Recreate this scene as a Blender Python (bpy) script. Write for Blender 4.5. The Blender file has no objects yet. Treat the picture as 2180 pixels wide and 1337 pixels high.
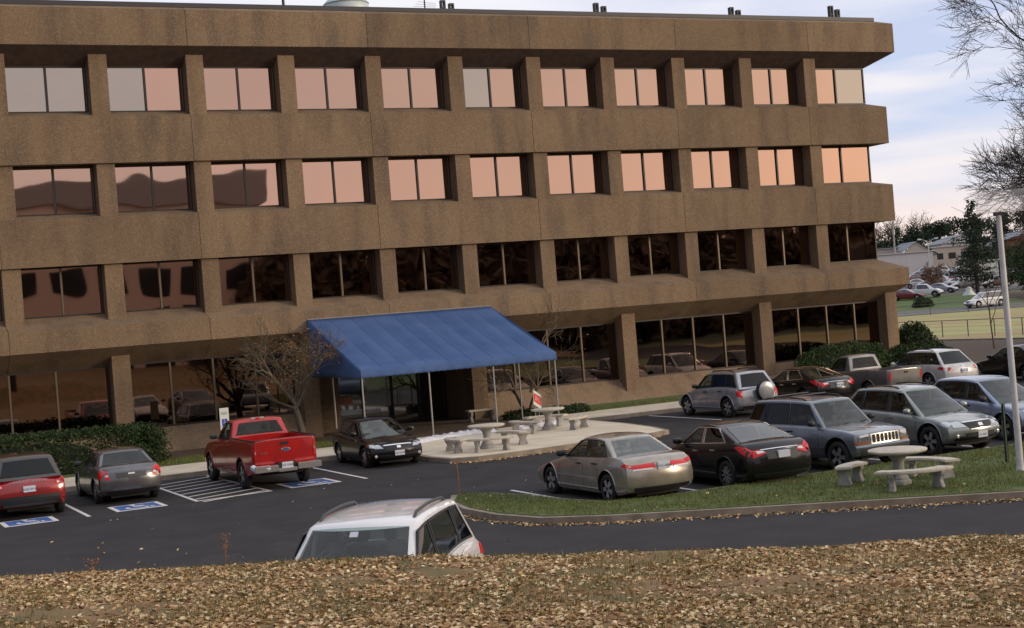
import bpy, bmesh, math, random
import numpy as np
from mathutils import Vector, Matrix, noise
R = math.radians
rnd = random.Random(7)
sc = bpy.context.scene
col = sc.collection

# ------------------------------------------------------------------ camera
cd = bpy.data.cameras.new('camera'); cam = bpy.data.objects.new('camera', cd); col.objects.link(cam)
cd.sensor_width = 36; cd.lens = 3150/2180*36; cd.clip_end = 6000; cd.clip_start = .1
CR = Vector((0.89522595, -0.43879722, -0.07763695)); CU = Vector((0.07089208, -0.03176391, 0.99697812)); CF = Vector((0.43993728, 0.89802453, -0.00267137))
CAM = Vector((-10.602, -55.181, 4.5))
cam.matrix_world = Matrix(((CR.x, CU.x, -CF.x, CAM.x), (CR.y, CU.y, -CF.y, CAM.y), (CR.z, CU.z, -CF.z, CAM.z), (0, 0, 0, 1)))
sc.camera = cam
sc.view_settings.view_transform = 'Standard'; sc.view_settings.look = 'None'
sc.view_settings.exposure = 0.42; sc.view_settings.gamma = 1
sc.render.resolution_x = 1024; sc.render.resolution_y = 628

# ------------------------------------------------------------------ world
SUN_EL, SUN_AZ = R(13), R(132)      # azimuth clockwise from +Y
w = bpy.data.worlds.new('World'); sc.world = w; w.use_nodes = True
nt = w.node_tree; nt.nodes.clear()
def N(nt, t, **k):
    n = nt.nodes.new(t)
    for a, b in k.items():
        if a.startswith('i_'): n.inputs[a[2:].replace('_', ' ')].default_value = b
        else: setattr(n, a, b)
    return n
def L(nt, a, b): nt.links.new(a, b)
def ramp(nt, fac, stops, interp='LINEAR'):
    n = nt.nodes.new('ShaderNodeValToRGB'); n.color_ramp.interpolation = interp
    e = n.color_ramp.elements
    while len(e) > len(stops): e.remove(e[-1])
    while len(e) < len(stops): e.new(.5)
    for q, (p, c) in zip(e, stops): q.position = p; q.color = (c[0], c[1], c[2], 1)
    L(nt, fac, n.inputs[0]); return n.outputs[0]
def mixc(nt, fac, a, b, mode='MIX'):
    n = nt.nodes.new('ShaderNodeMix'); n.data_type = 'RGBA'; n.blend_type = mode
    for i, v in ((0, fac), (6, a), (7, b)):
        if hasattr(v, 'links'): L(nt, v, n.inputs[i])
        elif i == 0: n.inputs[0].default_value = v
        else: n.inputs[i].default_value = (v[0], v[1], v[2], 1)
    return n.outputs[2]
def math_(nt, op, a, b=None, clamp=False):
    n = nt.nodes.new('ShaderNodeMath'); n.operation = op; n.use_clamp = clamp
    for i, v in ((0, a), (1, b)):
        if v is None: continue
        if hasattr(v, 'links'): L(nt, v, n.inputs[i])
        else: n.inputs[i].default_value = v
    return n.outputs[0]
sky = N(nt, 'ShaderNodeTexSky', sky_type='NISHITA', sun_disc=False)
sky.sun_elevation = SUN_EL; sky.sun_rotation = SUN_AZ; sky.dust_density = 2.5; sky.air_density = 1.2
tc = N(nt, 'ShaderNodeTexCoord')
sep = N(nt, 'ShaderNodeSeparateXYZ'); L(nt, tc.outputs['Generated'], sep.inputs[0])
# layered cloud deck: long thin streaks, pale over blue-lavender
mp = N(nt, 'ShaderNodeMapping'); mp.inputs['Scale'].default_value = (1.8, 1.8, 13); mp.inputs['Location'].default_value = (.3, .1, .35)
mp.inputs['Rotation'].default_value = (R(3), R(4), 0)
L(nt, tc.outputs['Generated'], mp.inputs[0])
n1 = N(nt, 'ShaderNodeTexNoise'); n1.inputs['Scale'].default_value = 2.1; n1.inputs['Detail'].default_value = 5; n1.inputs['Roughness'].default_value = .5; n1.inputs['Distortion'].default_value = .3
L(nt, mp.outputs[0], n1.inputs['Vector'])
base = ramp(nt, sep.outputs[2], [(0, (8.4, 6.2, 5.0)), (.035, (7.9, 6.2, 5.5)), (.06, (5.9, 6.1, 7.1)), (.11, (4.7, 5.4, 7.2)), (.165, (4.6, 5.2, 7.0)), (.23, (7.2, 6.8, 7.6)), (.4, (7.4, 7.3, 7.9)), (1, (7.6, 7.9, 8.8))])
cl = ramp(nt, n1.outputs[0], [(.41, (0, 0, 0)), (.62, (1, 1, 1))])
cloudc = ramp(nt, sep.outputs[2], [(0, (8.4, 6.6, 6.0)), (.05, (7.8, 7.1, 7.1)), (.2, (7.6, 7.5, 7.9)), (1, (8.6, 8.6, 9.0))])
deck = mixc(nt, math_(nt, 'MULTIPLY', cl, .9), base, cloudc)
# sunset side is peach
dt = N(nt, 'ShaderNodeVectorMath', operation='DOT_PRODUCT'); L(nt, tc.outputs['Generated'], dt.inputs[0]); dt.inputs[1].default_value = (.62, -.78, 0)
wf = math_(nt, 'MULTIPLY', math_(nt, 'SUBTRACT', dt.outputs['Value'], .1), 1.3, True)
warm = ramp(nt, sep.outputs[2], [(0, (7.9, 6.4, 5.8)), (.12, (8.2, 6.6, 6.1)), (.28, (7.6, 6.3, 6.0)), (1, (7.6, 7.8, 8.6))])
deck2 = mixc(nt, math_(nt, 'MULTIPLY', wf, .85), deck, warm)
fin0 = mixc(nt, .91, sky.outputs[0], deck2)
# unseen left part of the sky dimmed to darken faces turned that way
d2 = N(nt, 'ShaderNodeVectorMath', operation='DOT_PRODUCT'); L(nt, tc.outputs['Generated'], d2.inputs[0]); d2.inputs[1].default_value = (-1, .02, 0)
fin = mixc(nt, math_(nt, 'MULTIPLY', math_(nt, 'ADD', d2.outputs['Value'], .08), 1.0, True), fin0, (1.5, 1.7, 2.4))
bg = N(nt, 'ShaderNodeBackground'); bg.inputs['Strength'].default_value = .1
L(nt, fin, bg.inputs[0]); out = N(nt, 'ShaderNodeOutputWorld'); L(nt, bg.outputs[0], out.inputs[0])
# ------------------------------------------------------------------ sun
ld = bpy.data.lights.new('sun', 'SUN'); ld.energy = 1.2; ld.angle = R(12); ld.color = (1, .80, .58)
so = bpy.data.objects.new('sun', ld); col.objects.link(so)
sd = Vector((math.sin(SUN_AZ)*math.cos(SUN_EL), math.cos(SUN_AZ)*math.cos(SUN_EL), math.sin(SUN_EL)))
so.rotation_euler = sd.to_track_quat('Z', 'Y').to_euler(); so.location = (60, -60, 60)

# ------------------------------------------------------------------ materials
def mat(name, color, rough=.6, metal=0, spec=.5, coat=0, ior=None, noise_=None, bump=0, bscale=40, emit=None, detail=3):
    m = bpy.data.materials.new(name); m.use_nodes = True; t = m.node_tree; b = t.nodes['Principled BSDF']
    b.inputs['Base Color'].default_value = (*color, 1); b.inputs['Roughness'].default_value = rough
    b.inputs['Metallic'].default_value = metal; b.inputs['Specular IOR Level'].default_value = spec
    b.inputs['Coat Weight'].default_value = coat; b.inputs['Coat Roughness'].default_value = .03
    if ior: b.inputs['IOR'].default_value = ior
    if noise_ or bump:
        g = N(t, 'ShaderNodeTexCoord')
    if noise_:      # (scale, color2, low, high[, stretch])
        n = N(t, 'ShaderNodeTexNoise'); n.inputs['Scale'].default_value = noise_[0]; n.inputs['Detail'].default_value = detail
        mpp = N(t, 'ShaderNodeMapping'); L(t, g.outputs['Object'], mpp.inputs[0])
        if len(noise_) > 4: mpp.inputs['Scale'].default_value = noise_[4]
        L(t, mpp.outputs[0], n.inputs['Vector'])
        L(t, ramp(t, n.outputs[0], [(noise_[2], color), (noise_[3], noise_[1])]), b.inputs['Base Color'])
    if bump:
        n = N(t, 'ShaderNodeTexNoise'); n.inputs['Scale'].default_value = bscale; n.inputs['Detail'].default_value = 4
        L(t, g.outputs['Object'], n.inputs['Vector'])
        bp = N(t, 'ShaderNodeBump'); bp.inputs['Strength'].default_value = bump; bp.inputs['Distance'].default_value = .02
        L(t, n.outputs[0], bp.inputs['Height']); L(t, bp.outputs[0], b.inputs['Normal'])
    if emit: b.inputs['Emission Color'].default_value = (*emit[:3], 1); b.inputs['Emission Strength'].default_value = emit[3]
    return m
def aggregate(name, c1, c2, c3, light, dark):
    """exposed pebble concrete: blotches, stain streaks, pebbles"""
    m = bpy.data.materials.new(name); m.use_nodes = True; t = m.node_tree; b = t.nodes['Principled BSDF']
    g = N(t, 'ShaderNodeTexCoord')
    a = N(t, 'ShaderNodeTexNoise'); a.inputs['Scale'].default_value = .38; a.inputs['Detail'].default_value = 4; L(t, g.outputs['Object'], a.inputs['Vector'])
    mpp = N(t, 'ShaderNodeMapping'); mpp.inputs['Scale'].default_value = (.9, .9, .16); L(t, g.outputs['Object'], mpp.inputs[0])
    s = N(t, 'ShaderNodeTexNoise'); s.inputs['Scale'].default_value = 1.4; s.inputs['Detail'].default_value = 5; L(t, mpp.outputs[0], s.inputs['Vector'])
    c = ramp(t, a.outputs[0], [(.35, c1), (.65, c2)])
    c = mixc(t, ramp(t, s.outputs[0], [(.47, (0, 0, 0)), (.68, (.9, .9, .9))]), c, c3)
    v = N(t, 'ShaderNodeTexVoronoi'); v.inputs['Scale'].default_value = 24; L(t, g.outputs['Object'], v.inputs['Vector'])
    sp = N(t, 'ShaderNodeSeparateColor'); L(t, v.outputs['Color'], sp.inputs[0])
    c = mixc(t, ramp(t, sp.outputs[0], [(.55, (0, 0, 0)), (1, (.42, .42, .42))]), c, light)
    c = mixc(t, ramp(t, sp.outputs[1], [(.6, (0, 0, 0)), (1, (.55, .55, .55))]), c, dark)
    oi = N(t, 'ShaderNodeObjectInfo'); k_ = math_(t, 'ADD', math_(t, 'MULTIPLY', oi.outputs['Random'], .22), .89)
    hs_ = N(t, 'ShaderNodeHueSaturation'); L(t, k_, hs_.inputs['Value']); L(t, c, hs_.inputs['Color']); c = hs_.outputs[0]
    L(t, c, b.inputs['Base Color']); b.inputs['Roughness'].default_value = .9; b.inputs['Specular IOR Level'].default_value = .25
    bp = N(t, 'ShaderNodeBump'); bp.inputs['Strength'].default_value = .5; bp.inputs['Distance'].default_value = .015
    L(t, v.outputs['Distance'], bp.inputs['Height']); L(t, bp.outputs[0], b.inputs['Normal'])
    return m
def glass_mirror(name, c, wav=.012):
    m = bpy.data.materials.new(name); m.use_nodes = True; t = m.node_tree; b = t.nodes['Principled BSDF']
    b.inputs['Base Color'].default_value = (*c, 1); b.inputs['Metallic'].default_value = 1; b.inputs['Roughness'].default_value = .02
    g = N(t, 'ShaderNodeTexCoord'); n = N(t, 'ShaderNodeTexNoise'); n.inputs['Scale'].default_value = .45; n.inputs['Detail'].default_value = 1
    L(t, g.outputs['Object'], n.inputs['Vector'])
    bp = N(t, 'ShaderNodeBump'); bp.inputs['Strength'].default_value = 1; bp.inputs['Distance'].default_value = wav
    L(t, n.outputs[0], bp.inputs['Height']); L(t, bp.outputs[0], b.inputs['Normal'])
    return m
def paint(name, c, metal=.35, rough=.3, dirt=.25):
    m = bpy.data.materials.new(name); m.use_nodes = True; t = m.node_tree; b = t.nodes['Principled BSDF']
    g = N(t, 'ShaderNodeTexCoord'); n = N(t, 'ShaderNodeTexNoise'); n.inputs['Scale'].default_value = 3; n.inputs['Detail'].default_value = 5
    L(t, g.outputs['Object'], n.inputs['Vector'])
    d = tuple(x*(1-dirt)+.02*dirt for x in c)
    L(t, ramp(t, n.outputs[0], [(.35, d), (.65, c)]), b.inputs['Base Color'])
    b.inputs['Metallic'].default_value = metal; b.inputs['Roughness'].default_value = rough
    b.inputs['Coat Weight'].default_value = .45 if max(c) < .03 else 1; b.inputs['Coat Roughness'].default_value = .04
    if max(c) < .03: b.inputs['Specular IOR Level'].default_value = .25
    return m
def leafmat(name, cols, rough=.7, sub=0):
    """per-leaf colour variation from the leaf's place"""
    m = bpy.data.materials.new(name); m.use_nodes = True; t = m.node_tree; b = t.nodes['Principled BSDF']
    g = N(t, 'ShaderNodeTexCoord'); n = N(t, 'ShaderNodeTexWhiteNoise')
    gi = N(t, 'ShaderNodeNewGeometry')
    n.noise_dimensions = '1D'; L(t, gi.outputs['Random Per Island'], n.inputs['W'])
    k = len(cols)
    L(t, ramp(t, n.outputs['Value'], [((i+.5)/k, c) for i, c in enumerate(cols)]), b.inputs['Base Color'])
    b.inputs['Roughness'].default_value = rough; b.inputs['Specular IOR Level'].default_value = .2
    return m
M = {}
M['agg'] = aggregate('aggregate_concrete', (.245, .172, .105), (.205, .140, .088), (.135, .098, .068), (.33, .26, .18), (.145, .10, .065))
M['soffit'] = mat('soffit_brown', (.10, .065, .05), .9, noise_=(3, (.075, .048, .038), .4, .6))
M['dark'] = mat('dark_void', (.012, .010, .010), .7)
M['frame'] = mat('bronze_frame', (.020, .014, .012), .45)
M['mull'] = mat('mullion_bronze', (.16, .125, .09), .4, metal=.4)
M['flash'] = mat('roof_flashing', (.045, .045, .052), .5, metal=.2)
M['gA'] = glass_mirror('glass_bronze', (.43, .315, .265))
M['gB'] = glass_mirror('glass_bronze_bright', (.47, .33, .275))
M['gC'] = glass_mirror('glass_grey', (.35, .335, .315))
M['gD'] = glass_mirror('glass_low_bronze', (.24, .165, .13), .006)
M['gE'] = glass_mirror('glass_second_floor', (.30, .20, .155), .010)
M['asph'] = mat('asphalt', (.040, .039, .042), .9, spec=.2, noise_=(.9, (.052, .050, .053), .38, .62), bump=.35, bscale=60, detail=8)
def wear(m, dark, lo, hi, sc_):
    t = m.node_tree; b = t.nodes['Principled BSDF']; src = b.inputs['Base Color'].links[0].from_socket
    g = N(t, 'ShaderNodeTexCoord'); n = N(t, 'ShaderNodeTexNoise'); n.inputs['Scale'].default_value = sc_; n.inputs['Detail'].default_value = 6; n.inputs['Roughness'].default_value = .7
    L(t, g.outputs['Object'], n.inputs['Vector']); L(t, mixc(t, ramp(t, n.outputs[0], [(lo, (0, 0, 0)), (hi, (1, 1, 1))]), src, dark), b.inputs['Base Color'])
wear(M['asph'], (.075, .070, .068), .60, .74, .23); wear(M['asph'], (.026, .025, .026), .64, .70, .9)
M['asph2'] = mat('old_asphalt', (.12, .115, .112), .9, noise_=(1.5, (.16, .152, .145), .35, .65), detail=6)
M['conc'] = mat('concrete_walk', (.74, .66, .52), .9, noise_=(1.2, (.60, .53, .41), .35, .7), bump=.2, bscale=30, detail=7)
M['kerb'] = mat('kerb_concrete', (.34, .29, .23), .9, noise_=(2.5, (.22, .18, .14), .35, .65), detail=6, bump=.3)
M['paver'] = mat('brown_paving', (.15, .11, .075), .9, noise_=(1.5, (.10, .072, .05), .35, .65), detail=7)
M['stone'] = mat('cast_stone', (.64, .58, .48), .9, noise_=(5, (.46, .42, .35), .35, .7), bump=.3, bscale=25, detail=6)
M['stoneleg'] = mat('cast_stone_leg', (.40, .39, .37), .9, noise_=(6, (.26, .255, .25), .35, .7), bump=.3, bscale=25, detail=6)
M['white'] = mat('road_paint_white', (.72, .70, .68), .7, noise_=(14, (.45, .44, .43), .55, .8))
M['hblue'] = mat('road_paint_blue', (.05, .14, .42), .7, noise_=(10, (.035, .10, .30), .45, .7))
M['grassg'] = mat('grass_ground', (.075, .115, .028), .95, noise_=(3, (.11, .13, .04), .35, .65), detail=8)
M['mulch'] = mat('mulch', (.05, .032, .02), .95, noise_=(6, (.09, .06, .035), .35, .65), detail=8)
M['field'] = mat('dry_field', (.36, .36, .14), .95, noise_=(.10, (.36, .27, .13), .42, .6), detail=8)
M['lawn'] = mat('green_lawn', (.075, .125, .03), .95, noise_=(.3, (.10, .14, .04), .4, .6), detail=6)
M['earth'] = mat('earth_ground', (.14, .12, .07), .95, noise_=(.05, (.09, .10, .05), .4, .6), detail=6)
M['awn'] = mat('awning_canvas', (.062, .118, .275), .75, spec=.2, noise_=(.8, (.080, .142, .31), .35, .65), bump=.15, bscale=2.2)
M['steel'] = mat('galvanised_pipe', (.34, .33, .31), .45, metal=.5)
M['chrome'] = mat('chrome', (.82, .82, .83), .26, metal=1)
M['alloy'] = mat('alloy_rim', (.52, .52, .53), .3, metal=.8)
M['tyre'] = mat('tyre_rubber', (.018, .018, .019), .8, bump=.3, bscale=60)
M['trim'] = mat('black_trim', (.016, .016, .018), .5)
M['clad'] = mat('grey_cladding', (.055, .058, .062), .6)
M['cglass'] = mat('car_glass', (.012, .015, .016), .04, spec=1, coat=1, ior=1.75)
M['cglassl'] = mat('car_glass_light', (.05, .065, .062), .05, spec=1, coat=1, ior=2.2)
def cglass(name, tint, ior=1.55):
    m = bpy.data.materials.new(name); m.use_nodes = True; t = m.node_tree; t.nodes.clear()
    tr = N(t, 'ShaderNodeBsdfTransparent'); tr.inputs[0].default_value = (*tint, 1)
    gl = N(t, 'ShaderNodeBsdfGlossy'); gl.inputs['Roughness'].default_value = .02; gl.inputs['Color'].default_value = (.95, .97, .97, 1)
    gi = N(t, 'ShaderNodeNewGeometry'); fr = N(t, 'ShaderNodeFresnel'); L(t, math_(t, 'ADD', math_(t, 'MULTIPLY', gi.outputs['Backfacing'], 1/ior-ior), ior), fr.inputs[0]); mx = N(t, 'ShaderNodeMixShader')
    L(t, fr.outputs[0], mx.inputs[0]); L(t, tr.outputs[0], mx.inputs[1]); L(t, gl.outputs[0], mx.inputs[2])
    o = N(t, 'ShaderNodeOutputMaterial'); L(t, mx.outputs[0], o.inputs[0]); return m
M['tgw'] = cglass('windscreen_glass', (.66, .74, .71), 1.62)
M['tgs'] = cglass('tinted_side_glass', (.36, .40, .40), 1.45)
M['tgd'] = cglass('dark_privacy_glass', (.08, .08, .09), 1.45)
M['seat'] = mat('car_seat', (.16, .145, .13), .8)
M['seatl'] = mat('car_seat_beige', (.42, .38, .32), .8)
M['dash'] = mat('dashboard', (.03, .03, .032), .6)
M['tail'] = mat('tail_lamp_red', (.62, .006, .008), .3, coat=.25, spec=.4)
M['tgr'] = cglass('sloping_rear_glass', (.60, .70, .65), 2.0)
M['amber'] = mat('amber_lamp', (.30, .10, .03), .25, coat=.5)
M['clear'] = mat('clear_lamp', (.62, .62, .60), .12, metal=.4, coat=1)
M['hlamp'] = mat('head_lamp', (.50, .52, .53), .1, metal=.75, coat=1)
M['plate'] = mat('licence_plate', (.62, .65, .72), .5)
M['ptext'] = mat('plate_letters', (.03, .05, .16), .5)
M['bark'] = mat('bark_grey', (.115, .095, .072), .9, noise_=(9, (.07, .055, .042), .35, .65, (1, 1, .25)), bump=.4, bscale=20)
M['barkd'] = mat('bark_dark', (.045, .038, .034), .9, noise_=(5, (.03, .025, .022), .4, .6))
M['barkm'] = mat('bark_grey_brown', (.10, .085, .075), .9)
M['twig'] = mat('twig_bark', (.15, .115, .07), .9)
M['dleaf'] = leafmat('dead_leaf', [(.30, .12, .05), (.38, .18, .07), (.22, .10, .05), (.42, .24, .10)])
M['hedge'] = leafmat('hedge_leaf', [(.028, .050, .018), (.040, .068, .022), (.020, .038, .014), (.055, .085, .03)])
M['hedge2'] = leafmat('holly_leaf', [(.045, .075, .025), (.06, .095, .032), (.032, .055, .018), (.085, .12, .045)])
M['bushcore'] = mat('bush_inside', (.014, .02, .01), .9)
M['needle'] = leafmat('conifer_needle', [(.035, .055, .035), (.05, .075, .045), (.025, .04, .026)])
M['farleaf'] = leafmat('far_tree_leaf', [(.13, .085, .06), (.16, .11, .075), (.09, .065, .045)])
M['redtw'] = leafmat('reddish_twig', [(.16, .09, .06), (.20, .12, .08), (.12, .07, .05)])
M['fleaf'] = leafmat('fallen_leaf', [(.46, .28, .13), (.68, .48, .24), (.30, .15, .07), (.85, .66, .38), (.42, .26, .13), (.24, .12, .055), (.60, .40, .20), (.92, .76, .48)])
M['bank'] = mat('bank_soil', (.15, .12, .045), .95, noise_=(2.3, (.28, .16, .075), .35, .62), bump=.6, bscale=30, detail=9)
M['blade'] = leafmat('grass_blade', [(.12, .155, .035), (.16, .19, .045), (.22, .21, .08), (.095, .125, .028)])
M['bladeb'] = leafmat('bank_grass_blade', [(.15, .16, .05), (.30, .24, .11), (.38, .28, .15), (.19, .19, .06), (.10, .12, .035)])
M['pole'] = mat('painted_pole', (.66, .65, .66), .45, noise_=(4, (.54, .53, .54), .4, .7))
M['plastic'] = mat('white_sheet', (.80, .78, .80), .45, noise_=(3, (.62, .61, .66), .4, .65))
M['signw'] = mat('sign_white', (.62, .66, .62), .5)
M['signg'] = mat('sign_green', (.03, .16, .10), .5)
M['signb'] = mat('sign_blue', (.02, .06, .45), .5)
M['signr'] = mat('sign_red', (.62, .04, .03), .5)
M['greenp'] = mat('dark_green_post', (.035, .06, .045), .5)
M['rust'] = mat('rusty_rod', (.30, .14, .06), .8)
M['bldw'] = mat('white_metal_siding', (.52, .52, .56), .6, noise_=(2, (.46, .46, .51), .45, .55, (14, 14, .05)))
M['roofg'] = mat('grey_roof', (.26, .28, .31), .8)
M['tan'] = mat('tan_siding', (.40, .36, .34), .8)
M['brick'] = mat('brown_brick', (.17, .075, .045), .85, noise_=(2, (.13, .06, .04), .4, .6))
M['hvac'] = mat('roof_unit_metal', (.50, .56, .55), .45, metal=.3)

# ------------------------------------------------------------------ mesh helpers
class MB:
    def __init__(s): s.v = []; s.f = []; s.m = []
    def add(s, vs, fs, mi=0):
        o = len(s.v); s.v += [tuple(p) for p in vs]
        s.f += [tuple(i+o for i in f) for f in fs]; s.m += [mi]*len(fs); return s
    def box(s, a, b, mi=0, mtx=None):
        x0, y0, z0 = a; x1, y1, z1 = b
        vs = [(x0, y0, z0), (x1, y0, z0), (x1, y1, z0), (x0, y1, z0), (x0, y0, z1), (x1, y0, z1), (x1, y1, z1), (x0, y1, z1)]
        if mtx is not None: vs = [mtx @ Vector(p) for p in vs]
        return s.add(vs, [(0, 3, 2, 1), (4, 5, 6, 7), (0, 1, 5, 4), (1, 2, 6, 5), (2, 3, 7, 6), (3, 0, 4, 7)], mi)
    def prism(s, poly, z0, z1, mi=0, mtop=None):
        n = len(poly); A = sum(poly[i][0]*poly[(i+1) % n][1]-poly[(i+1) % n][0]*poly[i][1] for i in range(n))
        if A < 0: poly = poly[::-1]
        vs = [(x, y, z0) for x, y in poly]+[(x, y, z1) for x, y in poly]
        s.add(vs, [tuple(range(n))[::-1]]+[(i, (i+1) % n, n+(i+1) % n, n+i) for i in range(n)], mi)
        o = len(s.v)-n
        s.f.append(tuple(range(o, o+n))); s.m.append(mi if mtop is None else mtop); return s
    def tube(s, pts, rad, k=6, mi=0, cap=True):
        pts = [Vector(p) for p in pts]; n = len(pts)
        if not hasattr(rad, '__len__'): rad = [rad]*n
        o = len(s.v); up = None
        for i, p in enumerate(pts):
            t = (pts[min(i+1, n-1)]-pts[max(i-1, 0)])
            if t.length < 1e-9: t = Vector((0, 0, 1))
            t.normalize()
            if up is None: up = t.orthogonal().normalized()
            up = (up-t*up.dot(t))
            up = up.normalized() if up.length > 1e-6 else t.orthogonal().normalized()
            b = t.cross(up)
            for j in range(k):
                a = 2*math.pi*j/k; s.v.append(tuple(p+(up*math.cos(a)+b*math.sin(a))*rad[i]))
        for i in range(n-1):
            for j in range(k):
                s.f.append((o+i*k+j, o+i*k+(j+1) % k, o+(i+1)*k+(j+1) % k, o+(i+1)*k+j)); s.m.append(mi)
        if cap:
            s.f.append(tuple(o+j for j in range(k))[::-1]); s.m.append(mi)
            s.f.append(tuple(o+(n-1)*k+j for j in range(k))); s.m.append(mi)
        return s
    def lathe(s, prof, k=24, mi=0, mtx=None, caps=True):
        """prof: (r, z) list, axis z"""
        vs = []
        for r, z in prof:
            for j in range(k):
                a = 2*math.pi*j/k; vs.append(Vector((r*math.cos(a), r*math.sin(a), z)))
        if mtx is not None: vs = [mtx @ p for p in vs]
        n = len(prof)
        fs = [(i*k+j, i*k+(j+1) % k, (i+1)*k+(j+1) % k, (i+1)*k+j) for i in range(n-1) for j in range(k)]
        if caps: fs += [tuple(range(k))[::-1], tuple((n-1)*k+j for j in range(k))]
        return s.add(vs, fs, mi)
    def grid(s, fn, nu, nv, mi=0, flip=False):
        vs = [fn(i/nu, j/nv) for i in range(nu+1) for j in range(nv+1)]
        fs = []
        for i in range(nu):
            for j in range(nv):
                q = (i*(nv+1)+j, (i+1)*(nv+1)+j, (i+1)*(nv+1)+j+1, i*(nv+1)+j+1)
                fs.append(q[::-1] if flip else q)
        return s.add(vs, fs, mi)
    def build(s, name, mats, parent=None, smooth=None, loc=None, merge=False, recalc=False):
        me = bpy.data.meshes.new(name); me.from_pydata(s.v, [], s.f); me.validate(verbose=False)
        if not isinstance(mats, (list, tuple)): mats = [mats]
        for q in mats: me.materials.append(q)
        if len(mats) > 1 and len(me.polygons) == len(s.m): me.polygons.foreach_set('material_index', s.m)
        if merge or recalc:
            bm = bmesh.new(); bm.from_mesh(me)
            if merge: bmesh.ops.remove_doubles(bm, verts=bm.verts, dist=.0008)
            bmesh.ops.recalc_face_normals(bm, faces=bm.faces); bm.to_mesh(me); bm.free()
        if smooth: 
            me.polygons.foreach_set('use_smooth', [True]*len(me.polygons)); me.set_sharp_from_angle(angle=R(smooth))
        me.update()
        o = bpy.data.objects.new(name, me); col.objects.link(o)
        if parent: o.parent = parent
        if loc: o.location = loc
        return o
def tag(o, label=None, cat=None, group=None, kind=None):
    if label: o['label'] = label
    if cat: o['category'] = cat
    if group: o['group'] = group
    if kind: o['kind'] = kind
    return o
def thing(name, label, cat, loc=(0, 0, 0), rz=0, group=None):
    o = bpy.data.objects.new(name, None); col.objects.link(o); o.location = loc; o.rotation_euler = (0, 0, rz); o.empty_display_size = .3
    return tag(o, label, cat, group)
def struct(o): o['kind'] = 'structure'; return o
def children(o): return [c for c in bpy.data.objects if c.parent == o]
def copy_tree(o, kids, parent=None):
    c = o.copy(); col.objects.link(c); c.parent = parent
    for ch in kids.get(o.name, []): copy_tree(ch, kids, c)
    return c
def kidmap(root):
    km = {}
    def rec(o):
        km[o.name] = children(o)
        for c in km[o.name]: rec(c)
    rec(root); return km
def text_mesh(name, txt, size, m, parent, mtx, extrude=.004, spacing=1.0, align='CENTER', bold=0):
    cu = bpy.data.curves.new('lettering', 'FONT'); cu.body = txt; cu.size = size; cu.extrude = extrude; cu.align_x = align; cu.align_y = 'CENTER'
    cu.space_character = spacing; cu.resolution_u = 2; cu.offset = bold
    t = bpy.data.objects.new('lettering', cu); me = bpy.data.meshes.new_from_object(t)
    bpy.data.objects.remove(t); me.transform(mtx); me.materials.clear(); me.materials.append(m)
    o = bpy.data.objects.new(name, me); col.objects.link(o); o.parent = parent; return o
def inset(poly, d):
    n = len(poly); A = sum(poly[i][0]*poly[(i+1) % n][1]-poly[(i+1) % n][0]*poly[i][1] for i in range(n))
    if A < 0: poly = poly[::-1]
    out = []
    for i in range(n):
        p0, p1, p2 = Vector(poly[i-1]), Vector(poly[i]), Vector(poly[(i+1) % n])
        a = (p1-p0).normalized(); b = (p2-p1).normalized()
        na = Vector((-a.y, a.x)); nb = Vector((-b.y, b.x)); m_ = (na+nb)
        m_ = m_/max(.35, (1+na.dot(nb))); out.append(tuple(p1+m_*d))
    return out
def smooth_poly(pts, it=2, closed=True):
    for _ in range(it):
        q = []; n = len(pts)
        for i in range(n if closed else n-1):
            a = pts[i]; b = pts[(i+1) % n]
            q += [(a[0]*.75+b[0]*.25, a[1]*.75+b[1]*.25), (a[0]*.25+b[0]*.75, a[1]*.25+b[1]*.75)]
        pts = q
    return pts
def S2W(s, l): return (CAM.x+.43993*s+.89802*l, CAM.y+.89802*s-.43993*l)   # site frame of the railway side
def far_z(s):
    return float(np.interp(s, [0, 150, 158, 172, 200, 215, 240, 280, 340, 420, 1600], [0, 0, .1, .55, 1.9, 2.4, 3.3, 4.7, 6.2, 8, 20]))

# ------------------------------------------------------------------ ground
g = MB(); ss = [-900, -200, -50, 0, 60, 120, 150, 158, 166, 172, 180, 190, 200, 208, 215, 228, 240, 260, 280, 310, 340, 380, 420, 600, 1000, 1600]
ls = [-1500, -400, -100, 0, 30, 60, 90, 120, 160, 300, 700, 1500]
vs = [(*S2W(s, l), far_z(s)) for s in ss for l in ls]; nl = len(ls)
g.add(vs, [(i*nl+j, i*nl+j+1, (i+1)*nl+j+1, (i+1)*nl+j) for i in range(len(ss)-1) for j in range(nl-1)])
struct(g.build('ground', M['earth'], recalc=True))
def sheet(name, poly, z, m):
    b = MB(); b.add([(x, y, z) for x, y in poly], [tuple(range(len(poly)))]); return struct(b.build(name, m, recalc=True))
sheet('parking_lot', [(-70, -75), (61.3, -75), (61.3, 60), (-70, 60)], .006, M['asph'])
sheet('field', [(61.55, -60), (250, -60), (250, -17.4), (61.55, 76.45)], .02, M['field'])
b = MB(); b.box((61.3, -60, 0), (61.55, 92, .14)); struct(b.build('kerb', M['kerb']))
# worn asphalt beyond the lot
sheet('worn_asphalt', [(44, 1), (61.3, -20), (61.3, 60), (44, 60)], .012, M['asph2'])
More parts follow.
